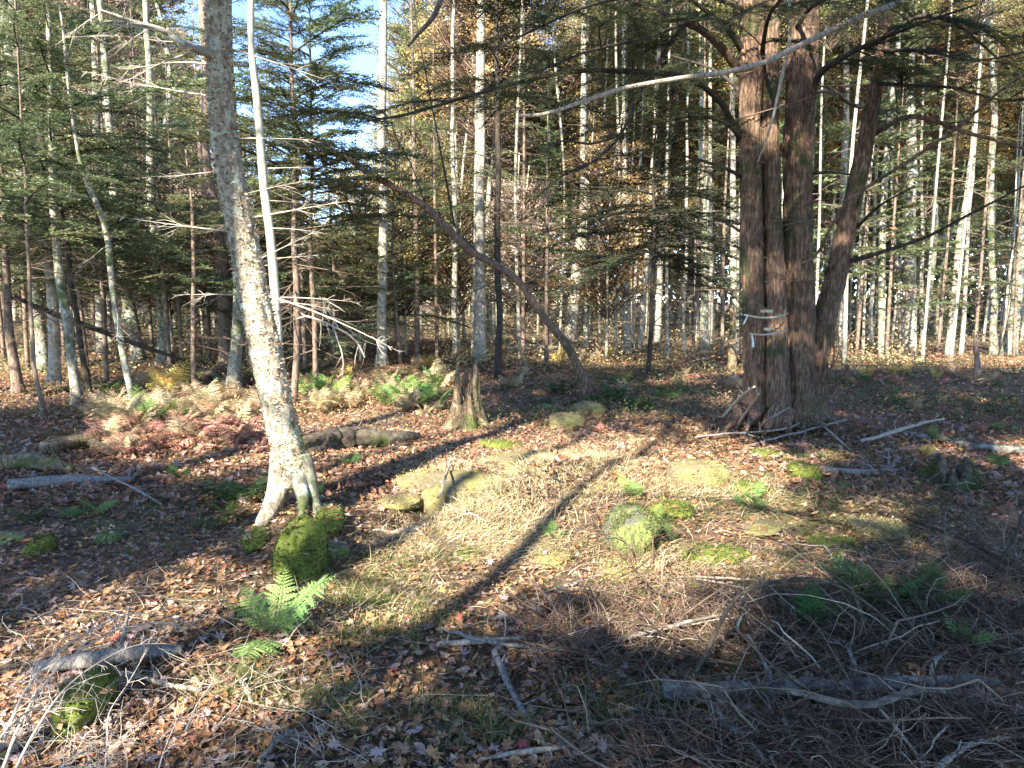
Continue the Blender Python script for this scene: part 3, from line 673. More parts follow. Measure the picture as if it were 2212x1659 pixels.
def conif(label, path, widths, hgt, z0, z1, n, L0, mat='dark', kinds=None, dead=12, zd=(1, 4), seed=1, pitch0=.05, deadk=None, power=.8, **k):
    root, org, sp, Y = tree('fir_tree', label, 'fir tree', path, widths, M[mat], hgt, **k)
    conifer_boughs(root, org, sp, z0, z1, n, L0, kinds or FB, seed, dead, deadk, pitch0, zd, power)
    return root
conif('straight black fir trunk in the middle, its needles starting high up', [(1077, 822), (1077, 700), (1077, 500), (1076, 300), (1074, 150), (1073, 0)], [17, 14, 13, 12, 10, 9], 10.5, 4.6, 10.4, 44, 2.0, kinds=SHB, dead=26, zd=(1, 5), seed=5, pitch0=.15)
conif('thin black fir with flat tiers of needles, right of centre', [(1400, 816), (1404, 700), (1409, 600), (1413, 480), (1416, 380), (1418, 300)], [11, 10, 9, 8, 6, 4], 6.6, 2.2, 6.5, 64, 2.3, kinds=SHB, dead=14, zd=(.8, 3.4), seed=6, pitch0=-.02, power=.6)
tree('pole_tree', 'tall slim pale pole of a tree just right of the leaning birch', 'young tree', [(606, 842), (603, 780), (598, 725), (588, 575), (572, 425), (560, 260), (548, 125), (545, 0)], [22, 20, 20, 19, 18, 16, 14, 13], M['pole'], 11, Y=9.5)
for q, (y, s, a) in enumerate([(630, .9, 0), (640, .7, -.3), (545, .5, .2), (420, .5, .4), (480, .6, -.2), (350, .6, .3), (560, .4, 3.1)]):
    bough_obj([o for o in COL.objects if o.name.startswith('pole_tree')][0], DP[q % 3], P(598 - (640 - y) * .07, y, 9.5) - G(606, 842) * 0 - np.array(P(606, 842, 9.5)) , a, .05, s, 'dead_branch')

TAB = [ # name, label, path, widths, material, height, conifer boughs (z0,z1,n,L) , dead n
 ('fir', 'thin brown fir stem between the pole tree and the black leaning twigs', [(633, 872), (637, 800), (637, 625), (635, 400), (630, 100)], [15, 14, 13, 10, 8], 'red', 8.5, (3.6, 8.4, 48, 2.0), 16),
 ('fir', 'very thin fir stem rising from the green ferns, pale at its foot', [(683, 858), (682, 780), (677, 620), (675, 500), (670, 250)], [13, 10, 10, 8, 5], 'red', 7.5, (3.0, 7.3, 44, 2.0), 16),
 ('tree', 'tall reddish trunk half hidden behind the upper left side of the birch', [(486, 800), (482, 700), (470, 500), (446, 330), (440, 100), (436, 0)], [28, 25, 24, 22, 19, 18], 'red', 14, None, 10),
 ('tree', 'short visible trunk with bright green moss at its foot, left of the birch', [(505, 838), (510, 760), (513, 660), (512, 560), (505, 300)], [34, 26, 24, 20, 12], 'grey', 10, (4., 9., 20, 1.5), 8),
 ('tree', 'greyish trunk standing alone left of the mossy foot tree', [(352, 792), (350, 700), (340, 550), (330, 450), (322, 200)], [28, 24, 20, 18, 14], 'grey', 13, None, 8),
 ('fir', 'slender brown fir behind the yellow ferns with a bright green sprig on top', [(421, 872), (418, 760), (414, 620), (412, 465), (410, 410)], [11, 10, 9, 7, 3], 'red', 3.7, (1.8, 3.7, 18, .9), 8),
 ('tree', 'pale slender trunk leaning left above the straw coloured ferns', [(293, 890), (280, 820), (260, 725), (240, 600), (225, 500), (200, 425), (180, 370), (160, 250)], [15, 13, 13, 12, 12, 12, 10, 6], 'grey', 9, None, 6),
 ('tree', 'dark bent trunk at the left, pale at its lower half', [(168, 877), (160, 800), (155, 725), (135, 600), (120, 475), (112, 300), (105, 100)], [26, 19, 18, 18, 15, 12, 10], 'grey', 9, (3.0, 9., 40, 1.7), 10),
 ('tree', 'wide grey trunk with a leaning upper stem behind the dark slanting pole', [(300, 792), (295, 750), (270, 600), (255, 475), (240, 360), (225, 150)], [32, 28, 25, 19, 17, 13], 'grey', 14, None, 6),
 ('tree', 'grey trunk near the left edge, straight and mottled with lichen', [(118, 828), (115, 760), (105, 600), (82, 450), (65, 325), (50, 225), (30, 50)], [27, 24, 20, 20, 17, 16, 14], 'pale', 12, None, 6),
 ('tree', 'thick shadowed grey trunk close behind the mottled one at the left edge', [(95, 802), (90, 750), (75, 600), (60, 475), (35, 250), (15, 60)], [30, 27, 25, 22, 20, 17], 'grey', 14, None, 6),
 ('fir', 'dark reddish trunk at the left edge with its foot in orange leaves', [(42, 852), (32, 790), (20, 725), (10, 575), (4, 400), (0, 200)], [24, 20, 18, 14, 12, 9], 'red', 9, (2.6, 9., 44, 1.9), 8),
 ('fir', 'thin stem between the two leftmost trunks', [(97, 902), (88, 850), (75, 790), (60, 650), (50, 500), (42, 300)], [12, 10, 9, 8, 7, 5], 'red', 6.5, (2.6, 6.4, 30, 1.4), 8),
 ('tree', 'far white trunk glowing in the sun behind the left trunks', [(218, 762), (217, 680), (215, 550), (212, 400), (208, 200)], [24, 22, 21, 18, 14], 'pale', 13, None, 4),
 ('tree', 'narrow white far trunk touching the pale leaning one', [(238, 758), (236, 680), (234, 560), (230, 350)], [11, 10, 9, 7], 'pale', 12, None, 4),
 ('fir', 'dark stem slanting down across the upper left corner', [(200, 860), (170, 720), (130, 480), (80, 240), (65, 150), (40, 0)], [12, 12, 11, 13, 12, 10], 'dark', 8, (2.9, 8., 46, 1.9), 12),
 ('birch', 'pale wavy trunk standing between the birch and the arching stem', [(823, 792), (825, 740), (826, 650), (828, 500), (825, 350), (827, 150), (827, 0)], [26, 21, 20, 19, 19, 17, 16], 'pale', 14, None, 8),
 ('tree', 'thin brownish trunk under the arching stem, left one', [(900, 782), (900, 650), (897, 500), (893, 300)], [12, 11, 10, 7], 'red', 11, (4, 11, 22, 1.4), 8),
 ('tree', 'thin pale trunk just left of the rotten stump top', [(983, 772), (982, 640), (982, 500), (980, 300)], [13, 12, 11, 9], 'pale', 11, None, 5),
 ('birch', 'bright white trunk right behind the black central fir', [(1037, 782), (1036, 650), (1037, 450), (1040, 300), (1042, 100)], [28, 24, 20, 17, 13], 'pale', 15, None, 5),
 ('tree', 'slim white trunk hugging the left side of the bright one', [(1022, 770), (1021, 650), (1024, 560)], [10, 9, 8], 'pale', 12, None, 2),
 ('birch', 'double pale trunk behind the arch, wide at the middle', [(1230, 742), (1240, 640), (1250, 560), (1259, 450), (1262, 250), (1262, 50)], [26, 26, 24, 16, 15, 13], 'pale', 16, None, 4),
 ('tree', 'narrow upright trunk touching the right of the double trunk', [(1265, 752), (1264, 650), (1262, 520), (1266, 350)], [14, 12, 10, 6], 'grey', 13, None, 4),
 ('birch', 'white trunk midway between the arch foot and the tiered fir', [(1352, 762), (1352, 650), (1352, 490), (1350, 300)], [21, 18, 15, 12], 'pale', 15, None, 5),
 ('tree', 'white trunk leaning right just behind the tiered fir', [(1380, 752), (1388, 660), (1398, 560), (1408, 400)], [16, 14, 12, 9], 'pale', 13, None, 3),
 ('tree', 'slim pale trunk second to the right of the tiered fir', [(1478, 768), (1478, 680), (1480, 590), (1482, 420)], [11, 9, 8, 6], 'pale', 13, None, 3),
 ('tree', 'darker trunk with flared foot left of the hemlock', [(1522, 758), (1522, 700), (1521, 600), (1518, 400), (1514, 200)], [26, 18, 16, 14, 10], 'grey', 14, None, 8),
 ('tree', 'thin sunlit trunk above the flared foot trunk', [(1538, 742), (1537, 600), (1535, 470), (1533, 300)], [11, 10, 9, 8], 'pale', 15, None, 3),
 ('snag', 'broken reddish brown snag close to the left flank of the hemlock', [(1582, 800), (1580, 740), (1580, 680), (1576, 640)], [22, 17, 13, 4], 'rot', None, None, 3),
 ('birch', 'white trunk glowing just left of the hemlock', [(1587, 752), (1586, 640), (1585, 540), (1584, 440), (1582, 200)], [16, 15, 14, 13, 10], 'pale', 15, None, 3),
 ('birch', 'white trunk seen through the gap right of the main hemlock stems', [(1812, 750), (1816, 600), (1822, 400), (1826, 250), (1828, 60)], [15, 15, 14, 13, 11], 'pale', 16, None, 4),
 ('tree', 'slim two toned trunk right of the leaning hemlock stem', [(1882, 745), (1882, 680), (1885, 600), (1890, 440)], [11, 9, 8, 6], 'pale', 13, None, 3),
 ('tree', 'thin trunk leaning left between the hemlock and the mottled trunk', [(1950, 762), (1944, 680), (1938, 600), (1930, 500)], [9, 8, 8, 6], 'pale', 12, None, 3),
 ('tree', 'tall mottled trunk on the mound right of the hemlock', [(1968, 768), (1967, 690), (1966, 600), (1966, 480), (1968, 360), (1969, 280), (1966, 100)], [26, 23, 22, 22, 21, 19, 14], 'pale', 15, None, 5),
 ('tree', 'slim pale trunk right beside the mottled trunk', [(1994, 764), (1992, 650), (1992, 540), (1990, 420)], [9, 8, 8, 6], 'pale', 13, None, 2),
 ('birch', 'pale trunk leaning right with a forked top, right part', [(2048, 768), (2056, 690), (2064, 600), (2074, 510), (2086, 430)], [17, 15, 13, 13, 8], 'pale', 13, None, 5),
 ('tree', 'thin pale stem close right of the forked leaning trunk', [(2076, 768), (2080, 700), (2084, 620), (2092, 500)], [10, 9, 8, 6], 'pale', 12, None, 3),
 ('tree', 'greyish wavy trunk near the right edge', [(2148, 768), (2145, 700), (2146, 620), (2138, 520), (2138, 440), (2144, 330), (2146, 220), (2142, 60)], [17, 14, 13, 13, 14, 13, 12, 10], 'grey', 15, None, 5),
 ('tree', 'thick smooth grey trunk leaning right at the right edge', [(2178, 772), (2184, 720), (2194, 640), (2206, 540), (2222, 430), (2240, 300)], [34, 27, 22, 20, 18, 14], 'grey', 12, None, 3),
 ('snag', 'small dark dead snag on the mound near the right edge', [(2112, 818), (2112, 780), (2107, 745), (2108, 722)], [14, 11, 8, 2], 'red', None, None, 1),
]
NM = dict(fir='fir_tree', tree='forest_tree', birch='birch_tree', snag='dead_snag')
CT = dict(fir='fir tree', tree='tree', birch='birch tree', snag='dead tree')
LOGT = []
for q, (kd, lab, path, ws, mt, hg, con, dn) in enumerate(TAB):
    r_, o_, sp_, Y_ = tree(NM[kd], lab, CT[kd], path, ws, M[mt], hg, 10 if path[0][1] > 800 else 8, 36, .007, .45, .15)
    if con: conifer_boughs(r_, o_, sp_, con[0] * .85, con[1], int(con[2] * 1.4), con[3] * 1.05, FB if q % 2 else FB + HB[:2], 200 + q, dn, DB, .1, (.7, con[0]), .7)
    else: conifer_boughs(r_, o_, sp_, 1, 2, 0, 1.1, FB, 200 + q, dn, DB if mt in ('red', 'rot') else DP, 0, (1., 5.5 if hg else sp_[-1][2]))

# dark pole slanting through the left trunks
def stick(name, label, cat, pix, ws, mat, n=8, lift=0., rough=.005, dead=None, rings=None, seed=0, group=None, parent=None):
    """fallen wood: photo coordinates on the ground, plus height above it"""
    pp = []
    for q in pix:
        a = G(q[0], q[1]); h = q[2] if len(q) > 2 else lift
        if h > 0:                                       # keep the drawn place: step along the ray
            d = ray(q[0], q[1]); t = a[1] / d[1]; t -= h / -d[2]; a = np.array([d[0] * t, d[1] * t, CAMZ + d[2] * t])
        pp.append(a)
    pp = np.array(pp); rr = [W(w, p_[1]) for w, p_ in zip(lerp1(ws, len(pp)), pp)]
    if lift == 0: pp[:, 2] += np.array(rr) * .9
    org = pp[0].copy() if len(pp) < 3 else pp[len(pp) // 2].copy()
    root = thing(name, org, label, cat, group); K = rings or max(12, len(pix) * 7); g = Geo()
    spp = spline(pp, K); rw = np.random.default_rng(abs(seed + int(pix[0][0]) * 3)); wob = np.array(lerp1(rr, K)); spp = spp + (.35 if n >= 10 else 1) * fbm(np.stack([np.linspace(0, 7, K), np.full(K, pix[0][0] * .37), np.zeros(K)], 1), 2, 3)[:, None] * wob[:, None] * rw.normal(0, 1, 3) * .8
    wob = wob * (1 + (.07 if n >= 10 else .22) * fbm(np.stack([np.linspace(0, 9, K), np.full(K, pix[0][1] * .31), np.zeros(K)], 1), 2, 5))
    tube(g, spp, wob, n, disp=barkdisp(rough, 2.5, 5, seed), origin=org)
    for _ in range(2 if n > 10 else 4):
        k_ = rw.integers(1, K - 1); tg = spp[min(k_ + 1, K - 1)] - spp[k_ - 1]; tg = tg / (np.linalg.norm(tg) + 1e-9); dd = rw.normal(0, 1, 3); dd[2] = abs(dd[2]) + .3; dd = dd - tg * dd.dot(tg) * .8 + tg * .3; dd /= np.linalg.norm(dd)
        l_ = min(wob[k_] * rw.uniform(2.5, 9), .16); tube(g, [spp[k_], spp[k_] + dd * l_ * .5, spp[k_] + (dd + rw.normal(0, .3, 3)) * l_], np.array([.38, .3, .18]) * min(wob[k_], .03), 5, rings=5, origin=org)
    link('stem', g.mesh('stem', M[mat]), root)
    return root, org, pp
Ys = 12.5
t_ = thing('leaning_pole', P(200, 700, Ys), 'dark fallen pole slanting down rightward through the left trunks', 'fallen pole')
g = Geo(); tube(g, [P(x, y, Ys + d) for x, y, d in [(30, 640, -.4), (85, 665, -.2), (200, 708, 0), (320, 752, .2), (400, 778, .3)]], [.035, .05, .05, .045, .02], 7, rings=30, origin=P(200, 700, Ys)); link('stem', g.mesh('stem', M['dark']), t_)

# pale dead top hanging low right of the birch
Yk = 8.2; o0 = P(660, 683, Yk); t_ = thing('dead_branch', o0, 'spray of pale bare forked twigs hanging right of the birch above the green ferns', 'dead branch')
for pix, w in [([(640, 690), (662, 683), (690, 692), (720, 705), (752, 722), (775, 745), (788, 772)], [4, 5, 5, 4, 3]), ([(720, 705), (728, 730), (738, 760), (742, 790), (736, 800)], [4, 4, 3]), ([(738, 770), (722, 800), (720, 812)], [3, 2]), ([(742, 790), (738, 822)], [2, 1]),
               ([(775, 745), (768, 770), (766, 790)], [3, 1]), ([(705, 698), (712, 722), (720, 745)], [3, 2]), ([(692, 692), (694, 720), (690, 750)], [3, 1]), ([(660, 683), (650, 676)], [3, 2]), ([(700, 660), (715, 680), (730, 706)], [2, 3]), ([(752, 722), (735, 712), (718, 708)], [2, 2]), ([(690, 640), (700, 660), (690, 735)], [2, 1]), ([(735, 740), (748, 742)], [2, 1])]:
    g = Geo(); tube(g, [P(x, y, Yk + .1 * math.sin(x * .1)) for x, y in pix], [W(v, Yk) for v in lerp1(w, len(pix))], 5, rings=14, origin=o0); link('twig', g.mesh('twig', M['dead']), t_)

# ------------------------------------------------------------------ the far wood
def crown_conifer(seed, Hh, L0, n, dens=.8, droop=.1):
    g = Geo(); r = np.random.default_rng(seed)
    for k in range(n):
        f = (k + r.uniform()) / n; z = Hh * f; L = L0 * ((1 - f) ** .8 * .9 + .1) * r.uniform(.6, 1.2)
        bough_geo(g, L, seed * 100 + k, nlat=7, spread=.42, cl=.17, cw=.06, step=.12, droop=droop + .06, dens=dens, wood=.012, ns=1.1, xf=(rot_out(k * 2.4 + r.uniform(-.4, .4), .1 + .5 * f + r.normal(0, .12)), np.array([0, 0, z]), 1.))
    return g
CONI = [crown_conifer(300 + s, 1., .2, 10) for s in range(0)]
CM = []
for s, (Hh, L0, n, dn) in enumerate([(9, 1.8, 80, .75), (8, 1.5, 70, .7), (6, 1.6, 70, .8), (7, 1.9, 60, .7)]):
    CM.append((Hh, crown_conifer(300 + s, Hh, L0, n, dn).mesh('fir_crown', [M['dark'], M['fneedle']])))
def crown_leafy(seed, Hh, R, n, leaf, lw, clumps, flat=.6):
    g = Geo(); r = np.random.default_rng(seed); base = []; pts_ = []
    for k in range(clumps):
        z = Hh * r.uniform(.1, 1) ; f = z / Hh; rad = R * math.sqrt(max(.05, 1 - (2 * f - 1) ** 2 * .8)) * r.uniform(.3, 1); az = r.uniform(0, 6.28)
        c = np.array([math.cos(az) * rad, math.sin(az) * rad, z]); b = np.array([0, 0, max(0, z - rad * r.uniform(.4, 1.1))])
        m = b + (c - b) * .5 + np.array([0, 0, .12 * rad]); base.append(np.array([b, m, c + r.normal(0, .05, 3)])); s = R * r.uniform(.05, .16)
        for _ in range(3):
            e = c + r.normal(0, s, 3); base.append(np.array([m, (m + e) / 2 + r.normal(0, .05, 3), e]))
        kk = int(n / clumps * r.uniform(.5, 1.5)); pts_.append((c + r.normal(0, 1, (kk, 3)) * np.array([s, s, s * flat]), np.full(kk, r.uniform(.1, .9))))
    btubes(g, np.array(base), np.array([[.03, .018, .006]]) * np.ones((len(base), 1)), 3, .4, 0)
    Pp = np.vstack([a for a, b in pts_]); tt = np.clip(np.concatenate([b for a, b in pts_]) + r.normal(0, .15, len(Pp)), 0, 1); N = len(Pp)
    cards(g, Pp, r.normal(0, 1, (N, 3)) * np.array([1, 1, .6]), leaf * r.uniform(.6, 1.3, N), lw * r.uniform(.6, 1.3, N), np.stack([r.normal(0, .5, N), r.normal(0, .5, N), np.ones(N)], 1), tt, 1)
    return g
LM = [(Hh, crown_leafy(330 + s, Hh, R, n, .085, .06, c).mesh('leafy_crown', [M['twig'], M['gold']])) for s, (Hh, R, n, c) in enumerate([(7, 2.5, 12000, 170), (6, 2.2, 10000, 150), (5, 2.0, 8500, 130)])]
def trunk_mesh(seed, hgt, r0, mat, lean=.035):
    r = np.random.default_rng(seed); pts = np.array([[0, 0, -.2], [r.normal(0, lean) * hgt * .3, r.normal(0, lean) * hgt * .3, hgt * .33], [r.normal(0, lean) * hgt * .6, r.normal(0, lean) * hgt * .6, hgt * .66], [r.normal(0, lean) * hgt, 0, hgt]])
    g = Geo(); tube(g, pts, [r0, r0 * .8, r0 * .6, .02], 7, rings=18, disp=flaredisp(.3, .5, 3, seed)); 
    for k in range(9):
        z = r.uniform(.1, .55) * hgt; c = np.array([np.interp(z, pts[:, 2], pts[:, 0]), np.interp(z, pts[:, 2], pts[:, 1]), z])
        dead_geo(g, r.uniform(.5, 1.3), seed * 31 + k, n=5, wood=.014, tint=.5, mat=1, xf=(rot_out(r.uniform(0, 6.28), r.normal(0, .2)), c, 1.))
    return g.mesh('trunk', [mat, M['twig']])
TM = {'fir': [(h, trunk_mesh(400 + q, h, rr, M['red' if q == 1 else 'pale' if q == 3 else 'grey'])) for q, (h, rr) in enumerate([(11, .1), (10, .08), (8, .07), (12.5, .12)])],
      'pale': [(h, trunk_mesh(420 + q, h, rr, M['pale'])) for q, (h, rr) in enumerate([(15, .1), (13, .07), (17, .12), (14, .05)])],
      'grey': [(h, trunk_mesh(440 + q, h, rr, M['grey'])) for q, (h, rr) in enumerate([(14, .12), (12, .09)])],
      'sap': [(h, trunk_mesh(460 + q, h, rr, M['pole'])) for q, (h, rr) in enumerate([(6, .035), (5, .03)])]}
def matslot(o, mat, slot=1):
    o.material_slots[slot].link = 'OBJECT'; o.material_slots[slot].material = mat
def far_tree(x, y, kind, r):
    if y < 23 and kind in ('gold', 'lime', 'tan'): kind = 'bush' if r.random() < .6 else 'stem'
    z = Hs(x, y); rz = r.uniform(0, 6.28)
    if kind == 'bush' and x > y * .33: kind = 'stem' if r.random() < .75 else 'lime'
    if kind == 'fir':
        q = r.integers(4); s = r.uniform(.85, 1.2)
        t = thing('fir_tree', (x, y, z), 'green fir or spruce in the crowded background wood', 'fir tree', 'far evergreen trees', rz)
        h, me = TM['fir'][q]; link('trunk', me, t, Matrix.Scale(s, 4)); ch, cm = CM[q]; link('crown', cm, t, Matrix.Translation((0, 0, (h - ch) * s)) @ Matrix.Scale(s, 4))
    elif kind in ('gold', 'lime', 'tan'):
        pal = r.random() < .9; h, me = TM['pale' if pal else 'grey'][r.integers(4 if pal else 2)]; s = r.uniform(.85, 1.15)
        lab = dict(gold='bare trunked tree with golden yellow autumn leaves in the background', lime='tree with pale green leaves and light trunk in the background', tan='tree with pinkish brown autumn leaves in the background')[kind]
        t = thing('autumn_tree', (x, y, z), lab, 'autumn tree', dict(gold='far golden trees', lime='far pale green trees', tan='far brown leaved trees')[kind], rz)
        link('trunk', me, t, Matrix.Scale(s, 4))
        for k in range(2):
            ch, cm = LM[r.integers(3)]; o = link('crown', cm, t, Matrix.Translation((r.normal(0, .3), r.normal(0, .3), (h * (.46 + .28 * k)) * s)) @ Matrix.Rotation(r.uniform(0, 6), 4, 'Z') @ Matrix.Scale(s, 4)); matslot(o, M[kind])
    elif kind == 'stem':
        q = [1, 3][r.integers(2)]; h, me = TM['pale'][q]; s = r.uniform(.8, 1.05); t = thing('slender_tree', (x, y, z), 'slender pale stem rising bare through the background wood', 'tree', 'far slender pale trees', rz)
        link('trunk', me, t, Matrix.Diagonal((s * .75, s * .75, s, 1))); ch, cm = LM[r.integers(3)]; o = link('crown', cm, t, Matrix.Translation((0, 0, h * .72 * s)) @ Matrix.Scale(s * .7, 4)); matslot(o, M['lime'])
    elif kind == 'bush':
        h, me = TM['sap'][r.integers(2)]; c = ['tan', 'gold', 'gold', 'lime', 'lime'][r.integers(5)]
        t = thing('young_tree', (x, y, z), dict(tan='small understory tree with pinkish brown leaves in the background', gold='small understory tree with golden leaves in the background', lime='small understory tree with pale green leaves in the background')[c], 'young tree', dict(tan='brown understory trees', gold='golden understory trees', lime='green understory trees')[c], rz)
        link('trunk', me, t); ch, cm = LM[r.integers(3)]; o = link('crown', cm, t, Matrix.Translation((0, 0, 1.)) @ Matrix.Scale(.72, 4)); matslot(o, M[c])
    elif kind == 'yfir':
        q = r.integers(4); ch, cm = CM[q]; s = r.uniform(.35, .6)
        t = thing('young_fir', (x, y, z), 'young green fir growing under the background trees', 'fir tree', 'young firs in the background', rz)
        link('trunk', TM['sap'][0][1], t, Matrix.Scale(s * ch / 6, 4)); link('crown', cm, t, Matrix.Translation((0, 0, .4)) @ Matrix.Scale(s, 4))
r = np.random.default_rng(91); placed = list(TREES); cnt = 0; kinds_n = {}
for it in range(6000):
    if cnt >= 350: break
    y = 16.5 + 45 * r.random() ** 1.25; x = r.uniform(-.86, .86) * y
    px, _ = project(x, y, 0.)
    if min((x - a) ** 2 + (y - b) ** 2 for a, b in placed) < (.9 + y * .02) ** 2: continue
    gap = 470 < px < 890
    wr = np.clip((px - 900) / 1000, 0, 1)
    u_ = r.random()
    if gap: kind = 'bush' if u_ < .4 else ('yfir' if u_ < .85 else 'tan')
    elif px < 470: kind = 'fir' if u_ < .36 else ('yfir' if u_ < .52 else ('bush' if u_ < .74 else ('tan' if u_ < .9 else 'gold')))
    else: kind = 'fir' if u_ < .15 else 'yfir' if u_ < .27 - .05 * wr else 'stem' if u_ < .42 else 'bush' if u_ < .5 else 'tan' if u_ < .62 - .1 * wr else 'gold' if u_ < .68 + .16 * wr else 'lime'
    if gap and kind == 'tan': kind = 'yfir'
    if (1230 < px < 1620 or 930 < px < 1180) and kind in ('fir', 'yfir') and y < 42: kind = ['lime', 'lime', 'stem', 'bush'][r.integers(4)]
    far_tree(x, y, kind, r); placed.append((x, y)); cnt += 1
for q in range(80):
    px = r.uniform(1760, 2290) if q < 50 else r.uniform(1100, 1640); y = r.uniform(19, 42); x = (px * SC - 512) / FPX * y
    if min((x - a) ** 2 + (y - b) ** 2 for a, b in placed) < 1.0: continue
    far_tree(x, y, 'stem', r); placed.append((x, y))
print('far trees', cnt)
# tree wall past the last ones one can tell apart
g = Geo(); r = np.random.default_rng(3); n = 120000
an = r.uniform(-.95, .95, n); rr_ = r.uniform(62, 80, n); top = 13 + 7 * fbm(np.stack([an * 14, an * 0, an * 0], 1), 3, 4)
pxg = np.tan(an) * FPX / SC + 1106; top = np.where((pxg > 450) & (pxg < 860), 8, top); zz = r.random(n) ** .8 * top
cl = fbm(np.stack([an * 30, zz * .5, rr_ * .3], 1), 2, 8); kk = cl > -.25
Pq = np.stack([np.sin(an) * rr_, np.cos(an) * rr_, zz], 1)[kk]; N = len(Pq)
tt = np.clip(.5 + 1.6 * fbm(Pq * .22, 2, 12) + r.normal(0, .1, N), 0, 1)
cards(g, Pq, r.normal(0, 1, (N, 3)), r.uniform(.3, .8, N), r.uniform(.2, .5, N), np.stack([r.normal(0, .6, N), -np.ones(N), r.normal(.5, .5, N)], 1), tt)
M['farwood'] = mat_leaf('far_wood', [(0, (.06, .09, .04)), (.3, (.2, .25, .11)), (.5, (.4, .36, .2)), (.7, (.55, .42, .3)), (1, (.7, .55, .2))], .3)
link('far_wood', g.mesh('far_wood', M['farwood'], False), kind='stuff')
# low growth between the trunks
g = Geo(); n = 120000; y = 14.5 + 42 * r.random(n) ** 1.2; x = r.uniform(-.88, .88, n) * y
den = fbm(np.stack([x * .35, y * .35, x * 0], 1), 3, 31); kk = den > -.12; x = x[kk]; y = y[kk]; den = den[kk]; N = len(x)
hh = np.abs(r.normal(0, 1, N)) * np.where(r.random(N) < .5, .3, .95) * (1 + den * 2.5) * np.clip((y - 13) / 8, .25, 1.) + .02; col = fbm(np.stack([x * .25, y * .25, x * 0], 1), 2, 51)
tt = np.clip(.5 + col * 1.6 + r.normal(0, .14, N), 0, 1)
cards(g, np.stack([x, y, H(x, y) + hh], 1), r.normal(0, 1, (N, 3)) * [1, 1, .5], r.uniform(.03, .09, N) * (.6 + y * .03), r.uniform(.02, .055, N) * (.6 + y * .03), np.stack([r.normal(0, .5, N), r.normal(0, .5, N), np.ones(N)], 1), tt)
M['under'] = mat_leaf('low_growth', [(0, (.12, .17, .07)), (.35, (.3, .35, .16)), (.55, (.46, .4, .24)), (.75, (.56, .4, .26)), (1, (.68, .56, .3))], .45)
link('undergrowth', g.mesh('undergrowth', M['under'], False), kind='stuff')

FIRPLACE = ['second from the left edge', 'beside the pale leaning slender trunk', 'left of the greyish lone trunk', 'above the tall golden fern', 'behind the reddish half hidden trunk', 'right behind the leaning birch', 'left of the pale wavy trunk, very low', 'touching the left of the pale wavy trunk', 'between the wavy trunk and the brownish thin one', 'behind the rotten stump top', 'behind the middle of the arching stem', 'under the right half of the arching stem', 'just beyond the foot of the arching stem', 'close right of the tiered black fir', 'left of the flared foot trunk', 'hugging the broken reddish snag', 'right of the leaning hemlock stem', 'left of the tall mottled trunk', 'left of the forked leaning trunk', 'beside the greyish wavy trunk', 'at the right edge by the smooth grey trunk', 'nearest the left edge, low', 'in front of the pale slender trunk', 'behind the dark bent trunk', 'near the mossy foot tree', 'under the tall pale pole', 'above the green fern patch', 'at the very left edge, farther back', 'between the two leftmost groups of trunks, tall', 'behind the greyish lone trunk, tall']
# half grown firs whose thin boughs veil the trunks behind
for q, (px, py, hg, L0, z0) in enumerate([(60, 800, 7.5, 2.2, 1.5), (190, 812, 6.5, 2.0, 1.6), (255, 780, 9, 2.3, 1.8), (395, 800, 7.5, 2.0, 1.4), (455, 785, 8.5, 2.2, 1.2), (545, 775, 5.5, 1.8, .8), (720, 790, 4.6, 1.9, .5), (775, 775, 5.0, 2.0, .8), (865, 785, 5.2, 1.8, 1.0),
        (945, 780, 8.0, 2.0, 1.6), (1130, 778, 9.0, 2.0, 2.4), (1180, 790, 7.0, 1.8, 1.2), (1300, 776, 7.5, 2.1, 1.0), (1440, 782, 8.0, 2.1, 1.2), (1495, 775, 9.5, 2.3, 1.5), (1560, 780, 7., 1.8, 1.4), (1850, 770, 8.5, 2.2, 2.0), (1915, 775, 7, 2.0, 1.2), (2025, 772, 8, 2.2, 1.4), (2105, 770, 9, 2.4, 1.2), (2190, 775, 8, 2.2, 1.6), (30, 830, 6.5, 2.0, 1.8), (230, 825, 6.8, 2.1, 1.9), (150, 790, 8, 2.4, 1.8), (370, 822, 6.8, 2.0, 1.9), (600, 790, 7.5, 2.0, 1.6), (660, 800, 6.5, 1.9, 1.4), (10, 780, 9, 2.4, 2.0), (140, 775, 10, 2.4, 2.4), (330, 775, 9.5, 2.2, 2.4)]):
    if px in (1300, 1440): continue
    b = G(px, py); hg = hg * b[1] / 17; root = thing('understory_fir', b, 'thin half grown fir with airy boughs, ' + FIRPLACE[q], 'fir tree', 'half grown firs in the middle distance')
    g = Geo(); pts_ = np.array([[0, 0, -.1], [rng.normal(0, .05), rng.normal(0, .05), hg * .5], [0, 0, hg]]); tube(g, pts_, [.05, .035, .006], 7, rings=16); link('trunk', g.mesh('trunk', M['red']), root)
    conifer_boughs(root, b * 0, pts_, z0, hg - .1 , 26 if 880 < px < 2200 else 50, L0 * .95, FB + SB + SB, 900 + q, 8, DB, .08, (.4, z0 + 1), .75)

